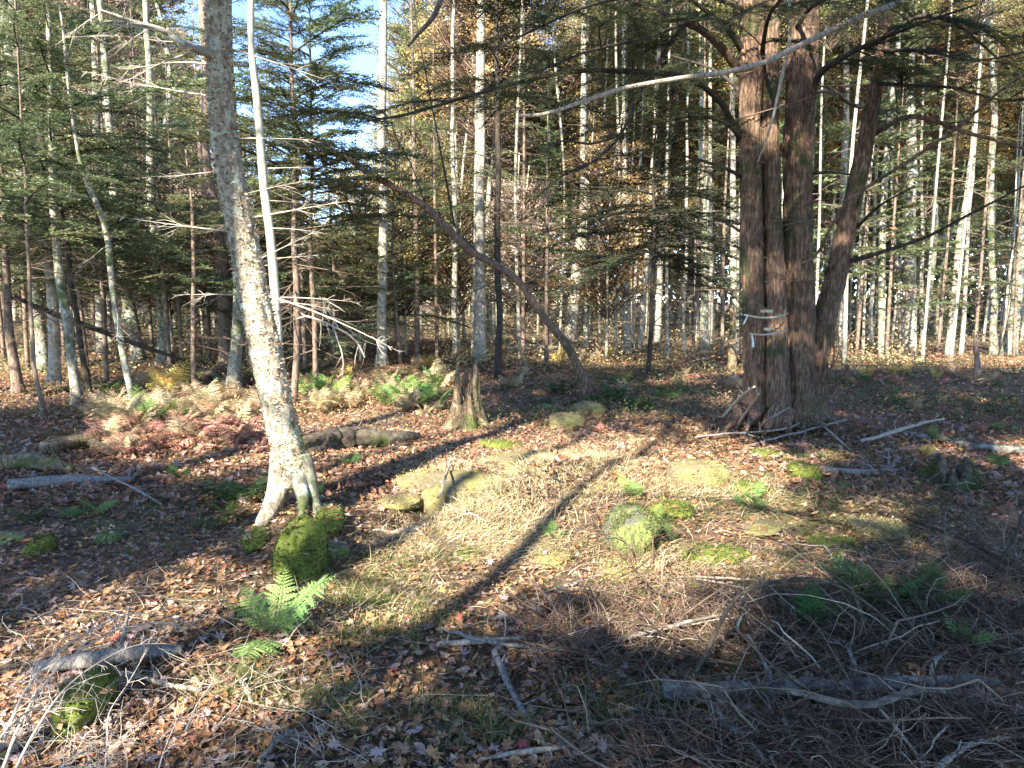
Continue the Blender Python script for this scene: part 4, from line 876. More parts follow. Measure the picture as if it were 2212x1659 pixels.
# ------------------------------------------------------------------ trees behind and beside the camera: unseen, boughs kept only where shade is wanted
r = np.random.default_rng(17); acc = 0
spots = [(-6.5, -1.5), (-5.1, -3.2), (.6, -2.4), (3.9, -3.8), (6.5, .2), (-9.5, 1.8), (-1.2, -6.8), (-7.6, -7.2), (2.4, -8.2), (-10, -4.5), (-4, -11.5), (8, 4.6), (-12, 5.5), (.8, -12.5), (5.6, -8)]
labs = 'unseen hemlock behind the viewer, its boughs shaped to cast shade'
xs = []
for q, (tx, ty) in enumerate(spots):
    hg = r.uniform(12, 15); z0 = Hs(tx, ty); t = thing('hemlock_tree', (tx, ty, z0), labs, 'hemlock tree', 'hemlocks outside the picture')
    g = Geo(); tube(g, [[0, 0, -.2], [r.normal(0, .1), r.normal(0, .1), hg * .5], [0, 0, hg]], [.17, .13, .02], 10, rings=24, disp=barkdisp(.01, 4, 3, q)); link('trunk', g.mesh('trunk', M['hemlock']), t)
    gl = Geo(); gf = Geo()
    nl = 44
    for k in range(nl):
        z = 4.2 + (hg - 4.4) * (k + r.random()) / nl; az = k * 2.4 + r.uniform(-.3, .3); L = 3.4 * (1 - (z - 4) / (hg - 3)) ** .5 + .5
        dirv = np.array([math.cos(az), math.sin(az), -.05]); any_ = False
        cand = []
        for m in range(20):
            f = r.uniform(.2, 1); p0 = dirv * L * f + np.array([r.normal(0, .3), r.normal(0, .3), z - .1 * L * f * f])
            wp = p0 + np.array([tx, ty, z0]); gy_ = wp[1] + HY * wp[2] / TE; gx_ = wp[0] + HX * wp[2] / TE
            pxx, pyy = project(wp[0], wp[1], wp[2])
            if wp[1] > .3 and pyy > -160 and -200 < pxx < 2400: continue
            offs = np.array([[0, 0], [.45, 0], [-.45, 0], [0, .55], [0, -.55]])
            s = shade_at(gx_ + offs[:, 0], gy_ + offs[:, 1])
            if s.min() < .3: pr = s.min() * .08
            else: pr = s.mean() ** 1.7
            if r.random() < pr: cand.append(p0)
        if cand:
            tube(gl, [[0, 0, z], dirv * L * .5 + [0, 0, z + .1], dirv * L + [0, 0, z - .1 * L]], [.035, .022, .006], 4, rings=6)
            for p0 in cand:
                bough_geo(gf, .8, int(r.integers(1e6)), nlat=6, spread=.5, cl=.11, cw=.045, step=.07, droop=.2, wood=.006, xf=(rot_out(az + r.normal(0, .8), r.normal(-.1, .2)), p0 - dirv * .35, 1.2)); acc += 1
    if gl.n: link('limbs', gl.mesh('limbs', M['hemlock']), t, kind='stuff')
    if gf.n: link('shade_foliage', gf.mesh('shade_foliage', [M['dark'], M['hneedle']]), t, kind='stuff')
print('shade sprays', acc)
for (px, py, back, rad) in [(830, 1400, 7.0, .07), (1000, 1070, 10, .075)]:                       # bare trunks whose shadows cross the sunlit hummocks
    a = G(px, py); b = a - np.array([HX, HY, 0]) * back; t = thing('pole_tree', (b[0], b[1], Hs(b[0], b[1])), 'tall bare pole tree behind the viewer throwing a band of shadow', 'young tree', 'bare pole trees outside the picture')
    g = Geo(); tube(g, [[0, 0, -.1], [.1, 0, 6], [0, 0.1, 12]], [rad, rad * .8, rad * .5], 10, rings=16, disp=barkdisp(.01, 3, 3, 2)); link('trunk', g.mesh('trunk', M['grey']), t)

# ------------------------------------------------------------------ fallen logs, stumps, stones
def stone(name, label, cat, px, py, w, h, mat, seed, depth=None, sink=.3, hair=2500, flat=1., yaw=0.):
    """rounded or slab-like stone or mossy lump: centre of its foot, drawn width and height"""
    b = G(px, py); wx = W(w, b[1]); hz = W(h, b[1]) * 2; dy = depth or wx * .8
    root = thing(name, b, label, cat, None, yaw); n1, n2 = 40, 24
    th = np.linspace(0, 2 * PI, n1, endpoint=False); ph = np.linspace(0, PI, n2)[1:-1]
    A, B = np.meshgrid(th, ph); c = np.sign(np.cos(A)) * np.abs(np.cos(A)) ** flat; s = np.sign(np.sin(A)) * np.abs(np.sin(A)) ** flat
    V = np.stack([c * np.sin(B) ** .6, s * np.sin(B) ** .6, np.sign(np.cos(B)) * np.abs(np.cos(B)) ** (.55 + .45 * flat)], -1).reshape(-1, 3); V = np.vstack([V, [[0, 0, 1], [0, 0, -1]]])
    V *= (1 + .34 * fbm(V * 1.3 + seed, 3, seed) + .09 * fbm(V * 5, 2, seed))[:, None]; V *= [wx, dy, hz / (2 - sink * 2) ]; V[:, 2] += hz * (.5 - sink) * .8
    m = n2 - 2; i = np.arange(m - 1)[:, None] * n1; j = np.arange(n1)[None]; j2 = (j + 1) % n1
    Q = np.stack([i + j, i + n1 + j, i + n1 + j2, i + j2], -1).reshape(-1, 4); k = m * n1; jj = np.arange(n1)
    g = Geo(); g.add(V, Q, np.vstack([np.stack([np.full(n1, k), jj, (jj + 1) % n1], 1), np.stack([np.full(n1, k + 1), (m - 1) * n1 + (jj + 1) % n1, (m - 1) * n1 + jj], 1)]))
    link('stone' if 'ston' in label or 'bould' in label else 'body', g.mesh('body', M[mat]), root)
    if hair:
        rr = np.random.default_rng(seed); idx = rr.integers(0, k, hair); v = V[idx]; nr = v / [wx * wx, dy * dy, hz * hz]; nr /= np.linalg.norm(nr, axis=1)[:, None]
        mk = (fbm(v * 4 / max(wx, .1) * .5, 2, seed + 3) > -.02) & (nr[:, 2] > -.3); v = v[mk] + rr.normal(0, wx * .035, (mk.sum(), 3)); nr = nr[mk]; N = len(v)
        g = Geo(); cards(g, v * .99, nr + rr.normal(0, .6, (N, 3)), rr.uniform(.008, .022, N), rr.uniform(.004, .009, N), rr.normal(0, 1, (N, 3)), rr.random(N)); link('moss', g.mesh('moss', M['strawmoss' if mat == 'mossyellow' else 'mosshair'], False), root, kind='stuff')
    rr = np.random.default_rng(seed + 9); idx = rr.integers(0, k, 70); v = V[idx]; v = v[v[:, 2] > hz * .12] * 1.02 + [0, 0, .006]; N = len(v); g = Geo()
    if N > 3: cards(g, v, rr.normal(0, 1, (N, 3)) * [1, 1, .3], rr.uniform(.02, .055, N), rr.uniform(.012, .03, N), np.stack([rr.normal(0, .4, N), rr.normal(0, .4, N), np.ones(N)], 1), rr.uniform(.25, .92, N)); link('fallen_leaves', g.mesh('fallen_leaves', M['litter'], False), root, kind='stuff')
    return root
stone('mossy_boulder', 'long moss covered boulder in the sun, yellow green with a dark left end', 'boulder', 990, 1072, 215, 52, 'mossyellow', 1, .34, .33, 6000, .35, .3)
stone('mossy_boulder', 'low flat boulder under dry moss behind the long yellow green one', 'boulder', 1130, 1010, 150, 34, 'mossyellow', 11, .25, .3, 2500, .7, .3)
stone('mossy_boulder', 'domed pale stone with a moss cap below the bare arching twigs', 'boulder', 1368, 1168, 120, 80, 'mossrock', 2, .2, .25, 9000, .8)
stone('mossy_boulder', 'bright green rounded boulder right of the sunlit grassy hummock', 'boulder', 1508, 1045, 130, 56, 'mossyellow', 3, .28, .25, 4000)
stone('mossy_boulder', 'small green moss lump in front of the black fir foot', 'moss lump', 1268, 895, 78, 34, 'mossyellow', 4, .25, .25, 2500)
stone('mossy_boulder', 'yellowish moss lump left below the small green one', 'moss lump', 1222, 920, 80, 32, 'mossyellow', 5, .25, .25, 2500)
stone('mossy_boulder', 'green mossy stone at the left end of the pale log', 'boulder', 1735, 1030, 70, 32, 'moss', 6, .2, .25, 2500)
stone('moss_cushion', 'bright yellow green moss cushion at the right, lying in the litter', 'moss cushion', 1895, 1152, 130, 34, 'mossyellow', 7, .16, .3, 3500)
stone('moss_cushion', 'long low moss cushion below the domed stone', 'moss cushion', 1540, 1205, 150, 24, 'moss', 8, .13, .3, 3000)
stone('moss_cushion', 'dim moss cushion at the near left beneath the arching twigs', 'moss cushion', 190, 1545, 110, 90, 'moss', 9, .16, .3, 4000)
stone('mossy_hummock', 'tall green mossy hummock under the forked roots of the birch', 'hummock', 654, 1232, 112, 118, 'moss', 10, .26, .34, 9000)
stone('mossy_hummock', 'small mossy mound touching the left root tip of the birch', 'hummock', 556, 1168, 60, 22, 'moss', 12, .15, .38, 1500)
stone('mossy_hummock', 'leafy moss mound right of the tall green hummock', 'hummock', 712, 1128, 60, 34, 'moss', 13, .18, .38, 2500)
stone('field_stone', 'small grey stone in the shaded litter left of the birch', 'stone', 240, 1165, 60, 26, 'mossrock', 14, .1, .3, 600)
stone('field_stone', 'grey stone at the far left edge by a green moss patch', 'stone', 20, 1172, 70, 24, 'mossrock', 15, .1, .3, 0)
stone('mossy_boulder', 'small mossy stone near the left edge in front of the grey one', 'stone', 90, 1190, 50, 40, 'moss', 16, .1, .3, 1500)
stone('field_stone', 'flat moss rimmed stone in front of the straw grass, centre', 'stone', 1010, 1200, 70, 12, 'moss', 17, .12, .3, 800)
stone('field_stone', 'low stone half buried below the bare twigs, left of the domed stone', 'stone', 1190, 1205, 100, 18, 'mossyellow', 18, .14, .35, 1200)
stone('field_stone', 'low pale stone under moss between the grass hummock and green boulder', 'stone', 1620, 1060, 90, 18, 'moss', 19, .15, .35, 1200)
stone('field_stone', 'low blue grey stone in the litter at lower left centre', 'stone', 715, 1195, 80, 22, 'mossrock', 20, .12, .35, 0)

for q, (px, py, w, h, lb) in enumerate([(1640, 1140, 90, 14, 'thin moss mat among grass right of the long low cushion'), (1800, 1180, 110, 16, 'moss mat in front of the bright moss cushion'), (1700, 1215, 80, 12, 'small dim moss mat just behind the arching grey bough'), (1450, 1100, 90, 20, 'moss covered lump between the domed stone and the green boulder'), (1330, 1235, 100, 16, 'mossy bump at the edge of the shade below the domed stone'), (1080, 965, 90, 16, 'mossy bump at the back of the sunlit hummocks'), (870, 1085, 90, 18, 'moss lump at the left end of the long boulder'), (1660, 985, 70, 14, 'moss mat in the shade in front of the hemlock')]):
    stone('moss_cushion', lb, 'moss cushion', px, py, w, h, 'moss' if q % 2 else 'mossyellow', 60 + q, .16, .36, 2200)
def stump(name, label, px, py, w, h, mat, seed, hollow=.5, spike=.6, flare=.8, moss=0):
    b = G(px, py); r0 = W(w, b[1]); hz = W(h, b[1]) * 2; root = thing(name, b, label, 'stump'); n, K = 40, 26
    a = np.arange(n) * 2 * PI / n; q = np.stack([np.cos(a) * 1.3, np.sin(a) * 1.3, a * 0 + seed], 1)
    top = hz * (1 - spike * (.5 + .5 * np.clip(fbm(q * 1.6, 3, seed) * 2.2, -1, 1)))
    t = np.linspace(0, 1, K)[:, None]; z = t * top[None] - .06
    lob = 1 + flare * np.exp(-np.maximum(z, 0) / (hz * .22)) * (.6 + .5 * np.cos(4 * a + seed)[None]); rr = r0 * lob * (1 - .35 * t)
    rr = rr + .05 * r0 * fbm(np.stack([np.broadcast_to(np.cos(a) * 6, z.shape).ravel(), np.broadcast_to(np.sin(a) * 6, z.shape).ravel(), z.ravel() * 3], 1), 3, seed).reshape(z.shape) * 3
    V = np.stack([np.cos(a) * rr, np.sin(a) * rr, z], -1).reshape(-1, 3)
    ri = rr[-1] * .72; Vi = [np.stack([np.cos(a) * ri * (1 - .1 * k), np.sin(a) * ri * (1 - .1 * k), top - .06 - hz * hollow * (k / 3.) ** 1.2 * (k > 0)], -1) for k in range(4)]
    V = np.vstack([V] + Vi + [[[0, 0, hz * (1 - hollow) * .5]]]); R = K + 4; i = np.arange(R - 1)[:, None] * n; j = np.arange(n)[None]; j2 = (j + 1) % n
    Q = np.stack([i + j, i + j2, i + n + j2, i + n + j], -1).reshape(-1, 4); jj = np.arange(n); g = Geo()
    g.add(V, Q, np.stack([(R - 1) * n + jj, (R - 1) * n + (jj + 1) % n, np.full(n, R * n)], 1)); link('wood', g.mesh('wood', M[mat], False), root)
    if moss:
        rg = np.random.default_rng(seed); idx = rg.integers(0, K * n, moss); v = V[idx]; nr = v * [1, 1, .2]; nr /= np.linalg.norm(nr, axis=1)[:, None] + 1e-6
        mk = fbm(v * 5, 2, seed) > -.1; v = v[mk] + rg.normal(0, .015, (mk.sum(), 3)); N = len(v); g = Geo()
        cards(g, v, nr[mk] + rg.normal(0, .5, (N, 3)), rg.uniform(.012, .03, N), rg.uniform(.006, .012, N), rg.normal(0, 1, (N, 3)), rg.random(N) * .7); link('moss', g.mesh('moss', M['mosshair'], False), root, kind='stuff')
    return root
stump('rotten_stump', 'tall jagged rotten stump standing in the middle behind the sunlit hummocks', 1006, 922, 72, 152, 'rot', 5, .35, .6, .5, 1500)
stump('mossy_stump', 'hollow dark stump with a moss flank on the right side of the clearing', 2052, 1052, 96, 92, 'log', 8, .75, .75, .5, 5000)
stump('broken_stump', 'low broken stump hugging the left foot of the hemlock', 1592, 905, 34, 66, 'rot', 12, .3, .7, .6, 0)
stump('broken_stump', 'little rotten stub with dead wood among the left logs', 100, 1010, 60, 50, 'rot', 14, .6, .5, .5, 600)

stick('rotten_log', 'rotten brown log with split wood at the left edge', 'log', [(-60, 1020), (60, 1014), (160, 1022)], [38, 36, 20], 'rot', 14, rough=.012, rings=40)
stick('rotten_log', 'dark fallen log in front of the rotten brown one at the left', 'log', [(20, 1060), (140, 1050), (290, 1042)], [26, 26, 12], 'greywood', 12, rough=.008, rings=40)
stick('rotten_log', 'brown rotten log behind, beside the little rotten stub', 'log', [(90, 985), (200, 965), (330, 960)], [36, 34, 22], 'rot', 14, rough=.012, rings=40)
stick('hollow_log', 'nearly black hollow log in the shade right of the birch', 'log', [(640, 985), (730, 968), (830, 965), (905, 950)], [44, 48, 36, 16], 'log', 18, rough=.035, rings=60)
stick('fallen_log', 'far pale fallen log lying behind the arch foot', 'log', [(1095, 752, .25), (1150, 748, .25), (1205, 752, .2)], [9, 9, 8], 'pale', 8, lift=.2)
stick('fallen_log', 'dark mossy log on the ground behind the yellow ferns', 'log', [(380, 812), (470, 822), (540, 832)], [16, 15, 10], 'log', 8)
stick('fallen_log', 'dark log in the distance at left behind the thin stems', 'log', [(60, 862), (150, 848), (240, 838)], [16, 14, 10], 'log', 8)
stick('fallen_log', 'light log reaching from the mossy stone to the hollow stump', 'log', [(1770, 1020), (1860, 1028), (1950, 1022)], [15, 16, 12], 'greywood', 10, rough=.004)
stick('fallen_log', 'pale sunlit log running off the right edge', 'log', [(1915, 935), (2010, 950), (2110, 972), (2260, 985)], [9, 13, 17, 17], 'birchlog', 12, rough=.008)
stick('fallen_branch', 'pale branch lying right of the hemlock, bent at the middle', 'branch', [(1860, 955, .05), (1930, 932, .1), (1980, 918, .12), (2040, 905, .1)], [8, 9, 7, 4], 'dead', 7, lift=.05)
for q, (pix, w) in enumerate([([(1560, 905, .02), (1600, 860, .45), (1630, 835, .7)], [10, 9, 5]), ([(1640, 925, .02), (1670, 900, .2), (1705, 880, .4)], [6, 6, 4]), ([(1600, 935, .02), (1700, 925, .05), (1760, 890, .25)], [5, 5, 3]), ([(1620, 960, .02), (1720, 935, .05), (1830, 905, .08)], [5, 5, 3]),
                              ([(1745, 890, .2), (1790, 930, .05), (1840, 975, .02)], [7, 6, 3]), ([(1500, 945, .03), (1590, 935, .04), (1640, 945, .03)], [5, 4, 3]), ([(1590, 925, .02), (1612, 890, .3), (1640, 850, .6)], [8, 6, 4]), ([(1700, 960, .02), (1800, 962, .02), (1860, 950, .03)], [4, 4, 2])]):
    stick('fallen_branch', ['thick stick leaning against the hemlock from the left', 'short stick leaning on the front of the hemlock foot', 'thin curved stick crossing the hemlock foot', 'long pale stick on the ground in front of the hemlock', 'forked pale stick running down right from the hemlock foot', 'grey stick in the litter left of the hemlock foot', 'greyish slat of wood propped on the left hemlock stem', 'faint stick lying right of the hemlock foot'][q], 'branch', pix, w, 'greywood' if q % 2 else 'dead', 6, lift=.02, seed=q)
stick('broken_plank', 'thick weathered grey split of trunk lying at the lower left', 'dead wood', [(84, 1440, .03), (200, 1425, .05), (300, 1412, .05), (392, 1402, .04)], [26, 36, 34, 20], 'greywood', 12, lift=.03, rough=.006, rings=50)
stick('fallen_branch', 'straight grey stick below the thick grey split', 'branch', [(180, 1440, .02), (290, 1462, .02), (360, 1478, .02), (436, 1492, .02)], [10, 12, 12, 10], 'dead', 8, lift=.02)
stick('fallen_branch', 'short tan stick with a white end beside the straight grey one', 'branch', [(430, 1500, .02), (480, 1490, .03), (505, 1478, .04)], [9, 10, 10], 'rot', 8, lift=.02)
stick('fallen_branch', 'little white bleached stub standing beside the tan stick', 'branch', [(520, 1470, .04), (534, 1490, .03), (545, 1520, .01)], [12, 12, 10], 'dead', 8, lift=.02)
stick('fallen_branch', 'crooked grey driftwood like stick at the bottom centre', 'branch', [(1068, 1408, .05), (1080, 1440, .04), (1108, 1500, .03), (1130, 1540, .02), (1170, 1600, .01), (1190, 1640, .01)], [16, 17, 12, 15, 14, 8], 'greywood', 10, lift=.02, rough=.006, rings=50)
stick('fallen_branch', 'pale stick lying above the crooked grey one', 'branch', [(945, 1392, .02), (1040, 1385, .03), (1135, 1378, .03)], [12, 13, 8], 'dead', 8, lift=.02)
stick('fallen_branch', 'thin curved branch from the pale stick to the upper left', 'branch', [(1160, 1400, .02), (1080, 1390, .05), (1010, 1375, .07), (950, 1355, .03)], [7, 9, 8, 4], 'greywood', 7, lift=.02)
stick('fallen_branch', 'long lichen grey branch sweeping right from the centre foreground', 'branch', [(1135, 1408, .02), (1240, 1402, .03), (1330, 1385, .05), (1410, 1362, .08), (1480, 1345, .12), (1560, 1328, .15)], [12, 13, 11, 10, 8, 4], 'birchlog', 8, lift=.03)
stick('fallen_branch', 'peeled yellowish stick on the bottom edge', 'branch', [(1040, 1640, .02), (1130, 1625, .02), (1240, 1612, .02)], [8, 14, 6], 'dead', 8, lift=.02)
stick('fallen_log', 'silver barked log lying across the lower right foreground', 'log', [(1432, 1515), (1560, 1512), (1700, 1508), (1850, 1506), (2000, 1496), (2150, 1480)], [48, 47, 44, 40, 34, 26], 'birchlog', 26, rough=.003, rings=90)
stick('bent_bough', 'dark winding branch lying over the silver log', 'branch', [(1690, 1490, .1), (1740, 1500, .13), (1810, 1518, .14), (1880, 1522, .14), (1930, 1508, .13), (1980, 1495, .12), (2060, 1500, .08), (2130, 1520, .06), (2260, 1555, .05)], [12, 15, 16, 16, 15, 14, 13, 11, 9], 'birchlog', 10, lift=.1, rings=60)
stick('bent_bough', 'grey bough arching above the brush pile at the lower right', 'branch', [(1480, 1500, .02), (1520, 1420, .12), (1560, 1340, .25), (1600, 1285, .3), (1660, 1260, .32), (1740, 1252, .3), (1800, 1262, .28), (1880, 1310, .2), (1960, 1380, .1), (2010, 1440, .05)], [7, 10, 11, 9, 8, 7, 6, 5, 4, 3], 'log', 8, lift=.02, rings=70)
BR = [([(1440, 1680, .02), (1455, 1600, .03), (1475, 1540, .04)], [14, 14, 12], 'rot', 'brown rotten stick below the cut end of the silver log'),
      ([(1530, 1505, .12), (1570, 1560, .08), (1630, 1620, .05), (1680, 1700, .02)], [12, 15, 16, 14], 'birchlog', 'thick stick running down from the silver log to the bottom edge'),
      ([(1490, 1600, .02), (1540, 1630, .02), (1600, 1680, .02)], [13, 12, 10], 'dead', 'pale broken stick at the bottom, left of the thick one'),
      ([(1690, 1550, .1), (1720, 1610, .05), (1760, 1670, .02)], [9, 10, 9], 'birchlog', 'grey stick going down right of the thick one'),
      ([(1900, 1530, .12), (1950, 1590, .08), (2000, 1660, .03)], [6, 7, 7], 'dead', 'light straight stick crossing beneath the winding branch'),
      ([(1980, 1700, .03), (2050, 1640, .05), (2120, 1600, .06), (2240, 1585, .06)], [12, 14, 12, 9], 'dead', 'thick pale branch curving out of the lower right corner'),
      ([(2060, 1720, .02), (2140, 1650, .02), (2260, 1640, .02)], [8, 8, 6], 'greywood', 'second pale branch in the lower right corner'),
      ([(1590, 1395, .02), (1600, 1330, .12), (1605, 1290, .25)], [7, 9, 8], 'birchlog', 'upright prop of the arching grey bough'),
      ([(1680, 1500, .05), (1650, 1430, .1), (1615, 1370, .2)], [9, 9, 6], 'birchlog', 'mottled stick from the silver log up to the arching bough'),
      ([(1500, 1245, .03), (1640, 1255, .04), (1700, 1275, .02)], [5, 6, 3], 'dead', 'pale thin stick lying behind the arching bough'),
      ([(1700, 1250, .02), (1850, 1225, .02), (2060, 1195, .03)], [4, 5, 3], 'birchlog', 'long thin grey stick in the grass at right'),
      ([(1650, 1330, .03), (1800, 1350, .05), (2000, 1345, .05), (2150, 1330, .05)], [4, 5, 5, 3], 'greywood', 'slim stick stretching through the shaded ferns at right'),
      ([(1540, 1000, .02), (1600, 1010, .02), (1660, 1002, .02)], [4, 4, 2], 'dead', 'short stick above the green rounded boulder'),
      ([(1050, 1125, .02), (1010, 1110, .03), (960, 1132, .02)], [4, 5, 3], 'dead', 'thin stick on the sunlit moss'),
      ([(1290, 1010, .02), (1320, 985, .1), (1345, 950, .2)], [4, 4, 2], 'dead', 'thin stick poking up from the sunlit hay'),
      ([(945, 1075, .1), (960, 1040, .14), (975, 985, .16)], [4, 7, 5], 'dead', 'bare whitish twig leaning on the long boulder'),
      ([(2140, 1250, .02), (2180, 1180, .2), (2225, 1080, .35)], [8, 8, 6], 'dark', 'dark branch rising at the right edge'),
      ([(1960, 1120, .05), (2080, 1165, .08), (2225, 1240, .1)], [6, 7, 7], 'dark', 'dark branch slanting down to the right edge'),
      ([(560, 1640, .02), (600, 1600, .03), (635, 1578, .04)], [12, 13, 9], 'greywood', 'blunt grey stick at the bottom left of centre'),
      ([(520, 1560, .02), (640, 1600, .03), (700, 1640, .02)], [5, 5, 3], 'greywood', 'thin dark stick crossing the blunt grey one'),
      ([(640, 1145, .2), (665, 1175, .12), (672, 1235, .02)], [3, 4, 3], 'dead', 'thin rootlet hanging over the mossy hummock'),
      ([(805, 1145, .03), (850, 1148, .04), (905, 1142, .03)], [6, 9, 5], 'dead', 'pale broken chip of wood below the long boulder'),
      ([(1160, 1285, .02), (1230, 1260, .03), (1275, 1250, .03)], [3, 4, 3], 'greywood', 'little stick at the edge of the shade, centre'),
      ([(350, 1090, .02), (300, 1060, .08), (200, 1010, .12)], [5, 6, 5], 'greywood', 'thin leaning stick by the left logs')]
for q, (pix, w, mt, lb) in enumerate(BR): stick('fallen_branch', lb, 'branch', pix, w, mt, 7, lift=.02, seed=30 + q)

# ------------------------------------------------------------------ arching bare bushes
def bush(name, label, base, arcs, w, mat, side, seed, ln=.22, curl=.5, tint=.88):
    """one bare bush: each arc a stem part along photo coordinates at its own height; side twigs grown along it"""
    r = np.random.default_rng(seed); o0 = G(*base); root = thing(name, o0, label, 'bare bush')
    for path in arcs:
        pp = []
        for (x, y, Y) in path: pp.append(P(x, y, Y))
        pp = np.array(pp); g = Geo(); K = 26; sp = spline(pp, K); rad = W(w, pp[:, 1].mean()); tube(g, sp, np.linspace(rad, rad * .3, K), 6, origin=o0, tint=tint)
        tw = []; rd = []
        for _ in range(side):
            k = r.integers(5, K - 2); d = sp[k + 1] - sp[k]; d /= np.linalg.norm(d); nrm = r.normal(0, 1, 3); nrm -= d * nrm.dot(d); nrm /= np.linalg.norm(nrm); l = ln * r.uniform(.3, 1.1) * (1.2 - k / K)
            p0 = sp[k] - o0; q = [p0]; dd = d * .7 + nrm
            for s in range(4): dd = dd + r.normal(0, curl * .5, 3) + np.array([0, 0, -curl * .25]); dd /= np.linalg.norm(dd); q.append(q[-1] + dd * l / 4)
            tw.append(q); rd.append(rad * .4 * np.array([1, .8, .6, .45, .25]))
            for _ in range(2):
                s = r.integers(1, 4); d3 = dd + r.normal(0, .9, 3); d3 /= np.linalg.norm(d3); l2 = l * .45; tw.append([q[s] + d3 * l2 * f + np.array([0, 0, -.1 * l2 * f * f]) for f in (0, .25, .5, .75, 1)]); rd.append(rad * .25 * np.array([1, .8, .6, .45, .25]))
        btubes(g, np.array(tw), np.maximum(np.array(rd), .0008), 4, tint - .03)
        link('stem', g.mesh('stem', M[mat] if mat == 'twig' else M[mat]), root)
bush('dead_bush', 'pale bare bush arching from the lower left corner over the grey wood', (40, 1640), [
    [(0, 1680, 1.95), (45, 1560, 2.05), (110, 1460, 2.2), (180, 1400, 2.4), (270, 1355, 2.6), (360, 1345, 2.7), (405, 1362, 2.8)],
    [(20, 1690, 1.9), (70, 1590, 2.0), (130, 1500, 2.1), (200, 1440, 2.25), (290, 1395, 2.4), (370, 1390, 2.5)],
    [(10, 1600, 1.95), (40, 1520, 2.05), (85, 1450, 2.2), (150, 1390, 2.4), (240, 1340, 2.6), (300, 1325, 2.7), (390, 1340, 2.8), (450, 1370, 2.85)],
    [(90, 1720, 1.8), (150, 1640, 1.9), (215, 1620, 2.0), (250, 1640, 2.0)], [(-20, 1620, 1.9), (30, 1560, 2.0), (80, 1530, 2.1), (130, 1545, 2.1)]], 6.5, 'twig', 22, 3, .2)
bush('dead_bush', 'bare whitish twig shrub rising from the bottom left', (230, 1650), [
    [(225, 1690, 1.9), (232, 1600, 2.05), (236, 1540, 2.15), (280, 1470, 2.3), (320, 1400, 2.45)],
    [(335, 1690, 1.95), (355, 1620, 2.1), (380, 1560, 2.2), (392, 1530, 2.3)], [(270, 1690, 1.9), (275, 1640, 2), (262, 1590, 2.05)], [(400, 1580, 2.1), (440, 1500, 2.3), (520, 1420, 2.6)]], 4, 'twig', 8, 4, .14)
bush('dead_bush', 'dark bare twiggy branch arching over the sunlit stones in the middle', (1365, 1290), [
    [(1370, 1300, 3.75), (1350, 1220, 3.85), (1300, 1150, 3.95), (1262, 1080, 4.1), (1240, 1040, 4.3)],
    [(1395, 1290, 3.7), (1410, 1200, 3.85), (1400, 1140, 4.0), (1340, 1080, 4.2), (1270, 1060, 4.3), (1210, 1075, 4.2), (1195, 1130, 4.1)],
    [(1370, 1300, 3.75), (1375, 1230, 3.8), (1340, 1160, 3.9), (1250, 1145, 3.95), (1220, 1200, 3.8)],
    [(1400, 1310, 3.7), (1420, 1240, 3.75), (1480, 1190, 3.8), (1550, 1170, 3.9)], [(1365, 1310, 3.7), (1364, 1250, 3.8), (1385, 1190, 3.9), (1450, 1150, 4.1)], [(1260, 1290, 3.7), (1240, 1230, 3.8), (1262, 1170, 3.9)]], 4, 'twig', 20, 5, .24, tint=.3)
bush('dead_bush', 'brown tangled bush of dead twigs at the right edge', (2150, 1300), [
    [(2190, 1330, 3.5), (2150, 1250, 3.7), (2090, 1190, 3.9), (2020, 1150, 4.1)], [(2200, 1340, 3.4), (2180, 1240, 3.7), (2170, 1150, 3.9), (2200, 1080, 4.1)],
    [(2150, 1330, 3.5), (2080, 1270, 3.6), (2000, 1230, 3.8)], [(2215, 1280, 3.5), (2170, 1200, 3.8), (2080, 1100, 4.3)], [(2200, 1350, 3.4), (2120, 1280, 3.5), (2050, 1200, 3.8), (2040, 1120, 4.1)]], 5, 'twig', 40, 6, .3, .8, tint=.5)

# brush pile and twig litter
r = np.random.default_rng(5)
def twigs(name, n, xr, yr, Lr, R0, hmax, tint, curl=.25, cond=None, K=6):
    X = []; k = 0
    px = r.uniform(*xr, n * 3); py = r.uniform(*yr, n * 3)
    if cond is not None: m = cond(px, py); px = px[m]; py = py[m]
    px = px[:n]; py = py[:n]; n = len(px)
    d = np.array([ray(a, b) for a, b in zip(px, py)]); t = CAMZ / -d[:, 2]; x = d[:, 0] * t; y = d[:, 1] * t
    L = r.uniform(*Lr, n) * (.5 + .5 * r.random(n)); az = r.uniform(0, 2 * PI, n); el = np.abs(r.normal(0, .35, n)) * (hmax > .05); h0 = r.uniform(.005, hmax, n)
    D = np.stack([np.cos(az) * np.cos(el), np.sin(az) * np.cos(el), np.sin(el)], 1); q = [np.stack([x, y, H(x, y) + h0 * .4], 1)]
    for s in range(K - 1):
        D = D + r.normal(0, curl, (n, 3)) * [1, 1, .6]; D /= np.linalg.norm(D, axis=1)[:, None]; q.append(q[-1] + D * (L / (K - 1))[:, None])
    q = np.stack(q, 1); gz = H(q[:, :, 0], q[:, :, 1]); q[:, :, 2] = np.clip(q[:, :, 2], gz + .004, gz + hmax + .02)
    g = Geo(); rad = R0 * r.uniform(.4, 1.3, n)[:, None] * np.linspace(1, .35, K)[None]; btubes(g, q, rad, 3, np.clip(r.normal(tint, .22, n), 0, 1))
    return link(name, g.mesh(name, M['twig']), kind='stuff')
twigs('brush_pile', 6000, (1150, 2300), (1250, 1720), (.1, .45), .0024, .15, .33, .35, lambda a, b: (b > 1330 - (a - 1250) * .05) & ((a > 1380) | (b < 1480)) & ~((a > 1400) & (b > 1482) & (b < 1600)))
